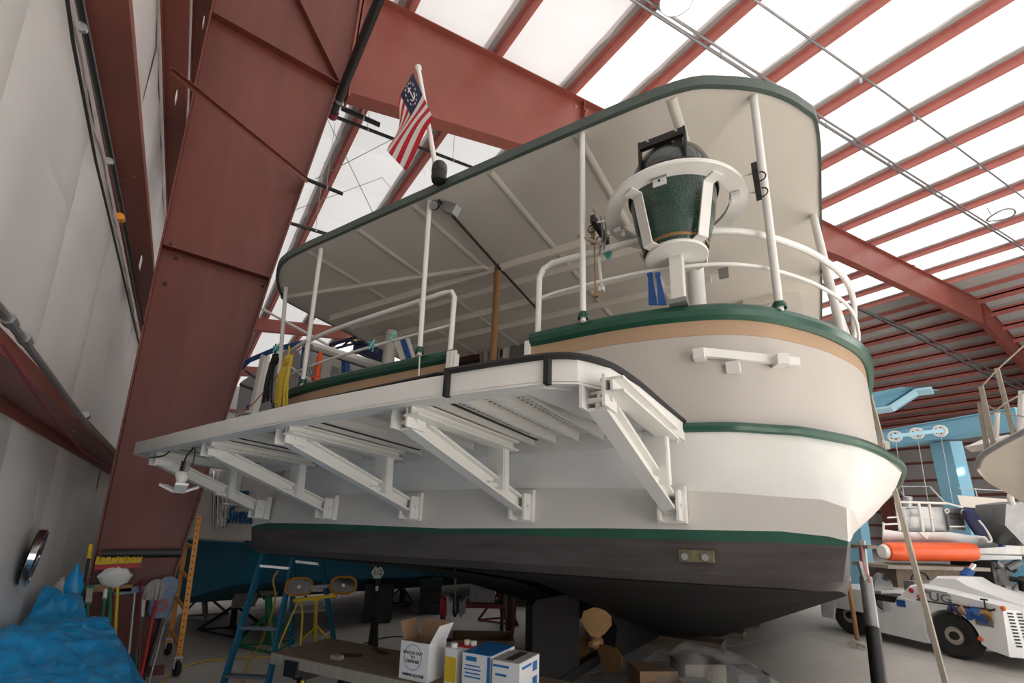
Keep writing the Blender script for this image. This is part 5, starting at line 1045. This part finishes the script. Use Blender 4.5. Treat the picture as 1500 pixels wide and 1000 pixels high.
# red cart
cp = atz(690, 955, 0); ct = thing('red_cart', 'dark red shop cart with clothes and a grey box on top', 'cart', cp, -.55)
CT = MW[ct.name]; kh = .62
MB().box((0, 0, kh), (.85, .5, .05)).build('top_tray', M['maroon'], ct, CT); MB().box((0, 0, .2), (.85, .5, .04)).build('lower_tray', M['maroon'], ct, CT)
for x in (-.40, .40):
    for y in (-.23, .23): MB().cyl((x, y, .0), (x, y, kh + (.2 if x > 0 else 0)), .018, 8).build('leg', M['black'], ct, CT)
MB().tube([(.40, -.23, kh + .2), (.52, -.23, kh + .2), (.52, .23, kh + .2), (.40, .23, kh + .2)], .016, 8).build('push_handle', M['black'], ct, CT)
MB().box((.12, .02, kh + .155), (.34, .26, .26)).solo('grey_box', M['mopgrey'], 'pale grey box on the red cart', 'box', space=CT)
for i, (x, m, l) in enumerate(((-.38, 'red_plastic', 'red'), (-.30, 'flagwhite', 'white'), (-.22, 'navy', 'navy'), (-.13, 'mopgrey', 'pale grey'))):
    MB().grid(lambda u, v: V(x + (u - .5) * .09, -.27 - .02 * math.sin(v * 3) if v > .4 else -.25 + (.4 - v) * .5, kh + .10 + .03 * math.sin(u * 6 + i) - max(0, v - .4) * .36), 5, 8).solo('folded_cloth', M[m], l + ' cloth draped on the cart edge', 'cloth', 'cloths on the cart', space=CT, smooth=60)
MB().grid(lambda u, v: V(.50 + (u - .5) * .2 * (1 - .5 * v), -.25 + .03 * math.sin(u * 7), kh + .22 - v * .62), 6, 8).solo('dark_jacket', M['redbrown'], 'dark brown jacket hanging from the cart handle', 'jacket', space=CT, smooth=60)
MB().tube([atz(667, 900, .5), at(667, 832, 5.2)], .012, 6).solo('thin_cord', M['greywood'], 'thin cord hanging from hull to the red cart', 'cord')
# blue stepladder
sl = thing('stepladder', 'blue fibreglass stepladder with aluminium steps beneath the platform', 'ladder', atz(360, 990, 0))
A0, A1 = atz(322, 1012, 0), aty(386, 806, 6.35); B0, B1 = atz(388, 1016, 0), aty(429, 811, 6.35); C0, C1 = atz(425, 953, 0), aty(429, 806, 6.6); E0, E1 = atz(488, 940, 0), aty(468, 812, 6.6)
for a, b, nm in ((A0, A1, 'front_rail'), (B0, B1, 'front_rail'), (C0, C1, 'rear_rail'), (E0, E1, 'rear_rail')): MB().chan(a, b, .07, .03, .008, (B0 - A0)).build(nm, M['bluefib'], sl)
for t_ in (.10, .42, .88): MB().beam(lerp(A0, A1, t_), lerp(B0, B1, t_), .08, .025).build('step', M['galv'], sl)
for t_ in (.05, .40, .62, .90): MB().beam(lerp(C0, C1, t_), lerp(E0, E1, t_), .03, .03).build('rear_brace', M['galv'], sl)
for t_ in (.05, .40):
    for p0, p1, q in ((C0, C1, .3), (E0, E1, .7)): MB().beam(lerp(p0, p1, t_ + .1), lerp(lerp(C0, C1, t_), lerp(E0, E1, t_), q), .02, .02).build('gusset', M['galv'], sl)
MB().beam(lerp(A1, B1, .0), lerp(A1, B1, 1), .14, .04).build('top_cap', M['bluefib'], sl)
# twin halogen work light
wp = atz(460, 952, 0); wt = thing('work_light_stand', 'yellow stand with two orange caged work lamps behind the workbench', 'lamp', wp)
dl = 5.35
MB().cyl(wp + V(0, 0, .05), at(463, 878, dl), .022, 10).build('post', M['yellow'], wt); MB().cyl(at(430, 879, dl), at(492, 872, dl), .02, 10).build('crossbar', M['yellow'], wt)
for a in (.3, 2.4, 4.5): MB().cyl(wp + V(0, 0, .3), wp + V(math.cos(a) * .3, math.sin(a) * .3, .01), .014, 8).build('leg', M['yellow'], wt)
for i, (px, py) in enumerate(((438, 859), (503, 857))):
    c = at(px, py, dl); d = (EYE - c); d.z += .3; x, y, z = basis(d)
    pts = [c + x * (.13 * max(-1, min(1, 1.08 * math.cos(t)))) + y * (.085 * max(-1, min(1, 1.12 * math.sin(t)))) for t in [2 * PI * k / 28 for k in range(28)]]
    lm = MB().tube(pts, .016, 6, closed=True).build('lamp_cage', mat('dirty_orange', (.40, .17, .02), .55, var=.2), wt); MB().prism(pts, z * -.07).build('housing', M['black'], lm); MB().prism([lerp(c, q, .88) + z * .006 for q in pts], z * .004).build('lens', M['darkglass'], lm)
    MB().sphere(c + z * .02, .022, 8, 6).build('bulb', M['boxwhite'], lm); MB().cyl(c - z * .04, at(px + (12 if i == 0 else -14), 876, dl), .012, 6).build('bracket', M['black'], lm)
MB().cyl(at(455, 860, dl), at(486, 858, dl), .02, 8).build('cross_grip', M['mopgrey'], wt)
for i, (ps, l) in enumerate(((((437, 880), (428, 900), (415, 930), (403, 960)), 'left'), (((440, 878), (443, 900), (441, 930), (440, 950)), 'right'))): MB().tube(spline([at(*p, dl - .1 * k) for k, p in enumerate(ps)], 4), .011, 6).solo('yellow_cable', M['yellowrope'], 'yellow cable hanging from the lamp crossbar, %s one' % l, 'cable', 'lamp cables')
fc = [atz(x, y, .012) for x, y in ((225, 1008), (262, 980), (300, 968), (345, 964), (390, 962), (440, 955))]
MB().tube(spline(fc, 5), .009, 6).solo('floor_extension_cord', M['yellowrope'], 'thin yellow extension cord snaking over the floor past the caster', 'cord')
fc = [at(407, 836, 6.1), at(400, 850, 6.0), at(403, 880, 5.9), atz(385, 935, .1), atz(362, 975, .012), atz(358, 1012, .012)]
MB().tube(spline(fc, 5), .011, 6).solo('ladder_cord', M['yellowrope'], 'tan cord looped through the blue stepladder', 'cord')
MB().tube(spline([atz(x, y, .012) for x, y in ((520, 950), (545, 938), (580, 932), (640, 934))], 5), .008, 6).solo('black_floor_cord', M['black'], 'dark cord on the floor behind the workbench', 'cord')
# workbench made of a plywood sheet on a folding trestle
TA = V(.728, 4.093, .75); d1 = V(.484, -.875, 0); d2 = V(.875, .484, 0)
TBM = Matrix.Identity(4)
for i in range(3): TBM[i][0] = d1[i]; TBM[i][1] = d2[i]; TBM[i][2] = (0, 0, 1)[i]; TBM[i][3] = TA[i]
tb = thing('workbench', 'dusty plywood workbench top on black trestles in the foreground', 'table', matrix=TBM @ Matrix.Translation((1.1, .26, -.75)))
def Wt(mb, name, m, par=None, smooth=30): return mb.build(name, m, par or tb, TBM, smooth)
Wt(MB().box((1.15, .265, -.02), (2.3, .53, .04)), 'top_board', M['plywood']); Wt(MB().box((1.15, -.006, -.035), (2.3, .02, .07)), 'front_edge', M['greywood'])
for a in (.25, 2.0):
    Wt(MB().beam((a, .02, -.10), (a, .52, -.10), .09, .1), 'trestle_head', M['black']); Wt(MB().box((a - .02, .0, -.07), (.12, .07, .1)), 'clamp_head', M['black'])
    for y in (.06, .48):
        for s in (-1, 1): Wt(MB().beam((a, y, -.14), (a + s * .18, y, -.745), .045, .03, (0, 1, 0)), 'leg', M['black'])
Wt(MB().cyl((.36, -.03, -.12), (.36, -.03, -.62), .011, 8), 'yellow_rod', M['yellow'])
def on(mb, name, m, label, cat, group=None, kind=None, smooth=30): return mb.solo(name, m, label, cat, group, TBM, smooth)
on(MB().box((.50, .12, .012), (.08, .05, .024)), 'sanding_block', M['greywood'], 'small light sanding block on the workbench', 'block'); on(MB().box((.52, .23, .004), (.16, .07, .008), Euler((0, 0, .5)).to_matrix()), 'dark_shim', M['dark'], 'flat dark shim behind the sanding block', 'shim'); on(MB().box((.62, .42, .004), (.22, .05, .008), Euler((0, 0, -.4)).to_matrix()), 'wood_strip', M['redbrown'], 'dark flat wood strip at the bench back edge', 'strip')
on(MB().box((1.0, .40, .018), (.10, .06, .036)).cyl((1.02, .36, .03), (1.1, .33, .03), .012, 8), 'black_hand_tool', M['black'], 'black hand tool lying beside the white carton', 'tool')
# white carton
bx0, bx1, by0, by1, bhh = 1.12, 1.335, .03, .21, .215
wb = thing('white_carton', 'open white carton printed with a knock out circle', 'box', matrix=TBM @ Matrix.Translation((1.2, .12, 0)))
Wt(MB().box(((bx0 + bx1) / 2, by0, bhh / 2), (bx1 - bx0, .004, bhh)), 'front_panel', M['boxwhite'], wb); Wt(MB().box(((bx0 + bx1) / 2, by1, bhh / 2), (bx1 - bx0, .004, bhh)), 'back_panel', M['cardboard'], wb)
Wt(MB().box((bx0, (by0 + by1) / 2, bhh / 2), (.004, by1 - by0, bhh)), 'left_panel', M['cardboard'], wb); Wt(MB().box((bx1, (by0 + by1) / 2, bhh / 2), (.004, by1 - by0, bhh)), 'right_panel', M['boxwhite'], wb)
Wt(MB().box(((bx0 + bx1) / 2, (by0 + by1) / 2, .004), (bx1 - bx0, by1 - by0, .004)), 'bottom_panel', M['cardboard'], wb)
Wt(MB().prism([V(bx1, by0, bhh), V(bx1, by1, bhh), V(bx1 + .06, by1 - .02, bhh + .11), V(bx1 + .06, by0 + .01, bhh + .11)], (.004, 0, 0)), 'right_flap', M['boxwhite'], wb)
Wt(MB().prism([V(bx0, by0 + .02, bhh), V(bx0, by1, bhh), V(bx0 - .05, by1, bhh + .10), V(bx0 - .05, by0 + .04, bhh + .10)], (.004, 0, 0)), 'left_flap', M['cardboard'], wb); Wt(MB().prism([V(bx0, by1, bhh), V(bx1, by1, bhh), V(bx1 - .01, by1 + .05, bhh + .10), V(bx0 + .01, by1 + .05, bhh + .10)], (0, .004, 0)), 'back_flap', M['cardboard'], wb)
fx = lambda x, z: TBM @ frame(V(x, by0 - .0035, z), V(1, 0, 0), V(0, 0, 1))
mc = (bx0 + bx1) / 2 - .01
Wt(MB().tube([(mc + .066 * math.cos(t), by0 - .003, .128 + .072 * math.sin(t)) for t in [2 * PI * k / 36 for k in range(36)]], .0012, 4, closed=True), 'printed_circle', M['ink'], wb)
for s, z in (('KNOCK OUT', .152), ('TO', .128), ('DISPENSE', .104)): text('print', s, .024, M['ink'], wb, fx(mc, z), .0006, .0004)
text('print', 'WIPING CLOTHS', .021, M['ink'], wb, fx(mc + .01, .028), .0006, .0008)
# tins and boxes beside it
def tin(x, y, w, d, h, body, lab, label, top='boxwhite', caps=1):
    t = thing('solvent_tin', label, 'tin', matrix=TBM @ Matrix.Translation((x, y, 0)))
    Wt(MB().box((x, y, h / 2), (w, d, h)), 'body', M[body], t); Wt(MB().box((x, y - d / 2 - .001, h * .45), (w * .92, .002, h * .7)), 'paper_label', M[lab], t); Wt(MB().box((x, y, h), (w * 1.02, d * 1.02, .012)), 'rim', M[top], t)
    for k in range(caps): Wt(MB().lathe([(.018, 0), (.020, .004), (.020, .026), (.0, .028)], (x - .02 * (caps - 1) + .045 * k, y, h + .006), n=14), 'screw_cap', M['white'], t)
    return t
tin(1.47, .10, .085, .06, .195, 'boxwhite', 'yellow', 'white tin with yellow label and white cap next to the carton'); tin(1.50, .235, .12, .075, .19, 'boxwhite', 'boxwhite', 'tin with red top edge and two white caps', 'red_plastic', 2)
b1_ = thing('blue_topped_box', 'white glove box with blue top and blue print', 'box', matrix=TBM @ Matrix.Translation((1.66, .16, 0)))
Wt(MB().box((1.66, .20, .10), (.19, .30, .20)), 'carton', M['boxwhite'], b1_); Wt(MB().box((1.66, .20, .2015), (.192, .302, .003)), 'blue_lid', M['paperblue'], b1_); Wt(MB().box((1.625, .049, .172), (.07, .002, .024)), 'blue_logo_panel', M['paperblue'], b1_)
for k in range(4): Wt(MB().box((1.635, .049, .135 - .02 * k), (.10 + .01 * (k % 2), .002, .007)), 'print_line', M['paperblue'], b1_)
Wt(MB().box((1.742, .049, .10), (.02, .002, .19)), 'blue_stripe', M['paperblue'], b1_)
b2_ = thing('open_tissue_box', 'white tissue box with dark slot in its grey top', 'box', matrix=TBM @ Matrix.Translation((1.86, .12, 0)))
Wt(MB().box((1.86, .17, .095), (.17, .27, .19)), 'carton', M['boxwhite'], b2_); Wt(MB().box((1.86, .17, .1915), (.165, .265, .003)), 'grey_top', M['mopgrey'], b2_); Wt(MB().box((1.86, .17, .194), (.05, .20, .003)), 'slot', M['dark'], b2_)
for x, z, w in ((1.83, .165, .10), (1.83, .12, .07)): Wt(MB().box((x, .034, z), (w, .002, .012)), 'print_line', M['paperblue'], b2_)
for y, z, w in ((.13, .16, .12), (.24, .14, .06), (.24, .06, .06)): Wt(MB().box((1.946, y, z), (.002, w, .014 if w > .1 else .05)), 'side_print', M['paperblue'], b2_)
# cardboard behind the bench
c = atz(705, 985, 0); bxm = Matrix.Translation(c) @ Matrix.Rotation(-.5, 4, 'Z')
cb = thing('brown_carton', 'large open brown carton on the floor behind the tins', 'box', matrix=bxm)
for (ce_, s_) in (((0, -.25, .2), (.7, .01, .4)), ((0, .25, .2), (.7, .01, .4)), ((-.35, 0, .2), (.01, .5, .4)), ((.35, 0, .2), (.01, .5, .4)), ((0, 0, .01), (.7, .5, .01))): MB().box(ce_, s_).build('panel', M['cardboard'], cb, bxm)
# clear plastic over a heap
def film(u, v):
    x = -.85 + 1.9 * u; y = -.75 + 1.3 * v; e = min(1, 6 * u * (1 - u)) * min(1, 6 * v * (1 - v))
    z = e ** .6 * (.20 + .10 * math.sin(x * 3.0 + 1) + .08 * math.cos(y * 4)) + e * (abs(mnoise.noise(V(x * 2.5, y * 2.5, 3))) * .16 + mnoise.noise(V(x * 7, y * 6, 1)) * .03)
    return V(x, y, max(.004, z))
hp = atz(1010, 1010, 0); hm = Matrix.Translation(hp) @ Matrix.Rotation(-.5, 4, 'Z')
ht = thing('plastic_covered_heap', 'heap of boxes under wrinkled clear plastic sheet below the propeller', 'heap', matrix=hm)
MB().grid(film, 60, 44).build('plastic_sheet', M['film'], ht, hm, 60)
for k, (x, y, sx, sy, sz, m) in enumerate(((-.45, -.1, .4, .4, .26, 'cardboard'), (.1, 0, .45, .4, .30, 'greywood'), (.6, -.05, .35, .4, .22, 'black'), (-.1, -.4, .3, .25, .2, 'mopgrey'))): MB().box((x, y, sz / 2), (sx, sy, sz)).build('covered_box', M[m], ht, hm)
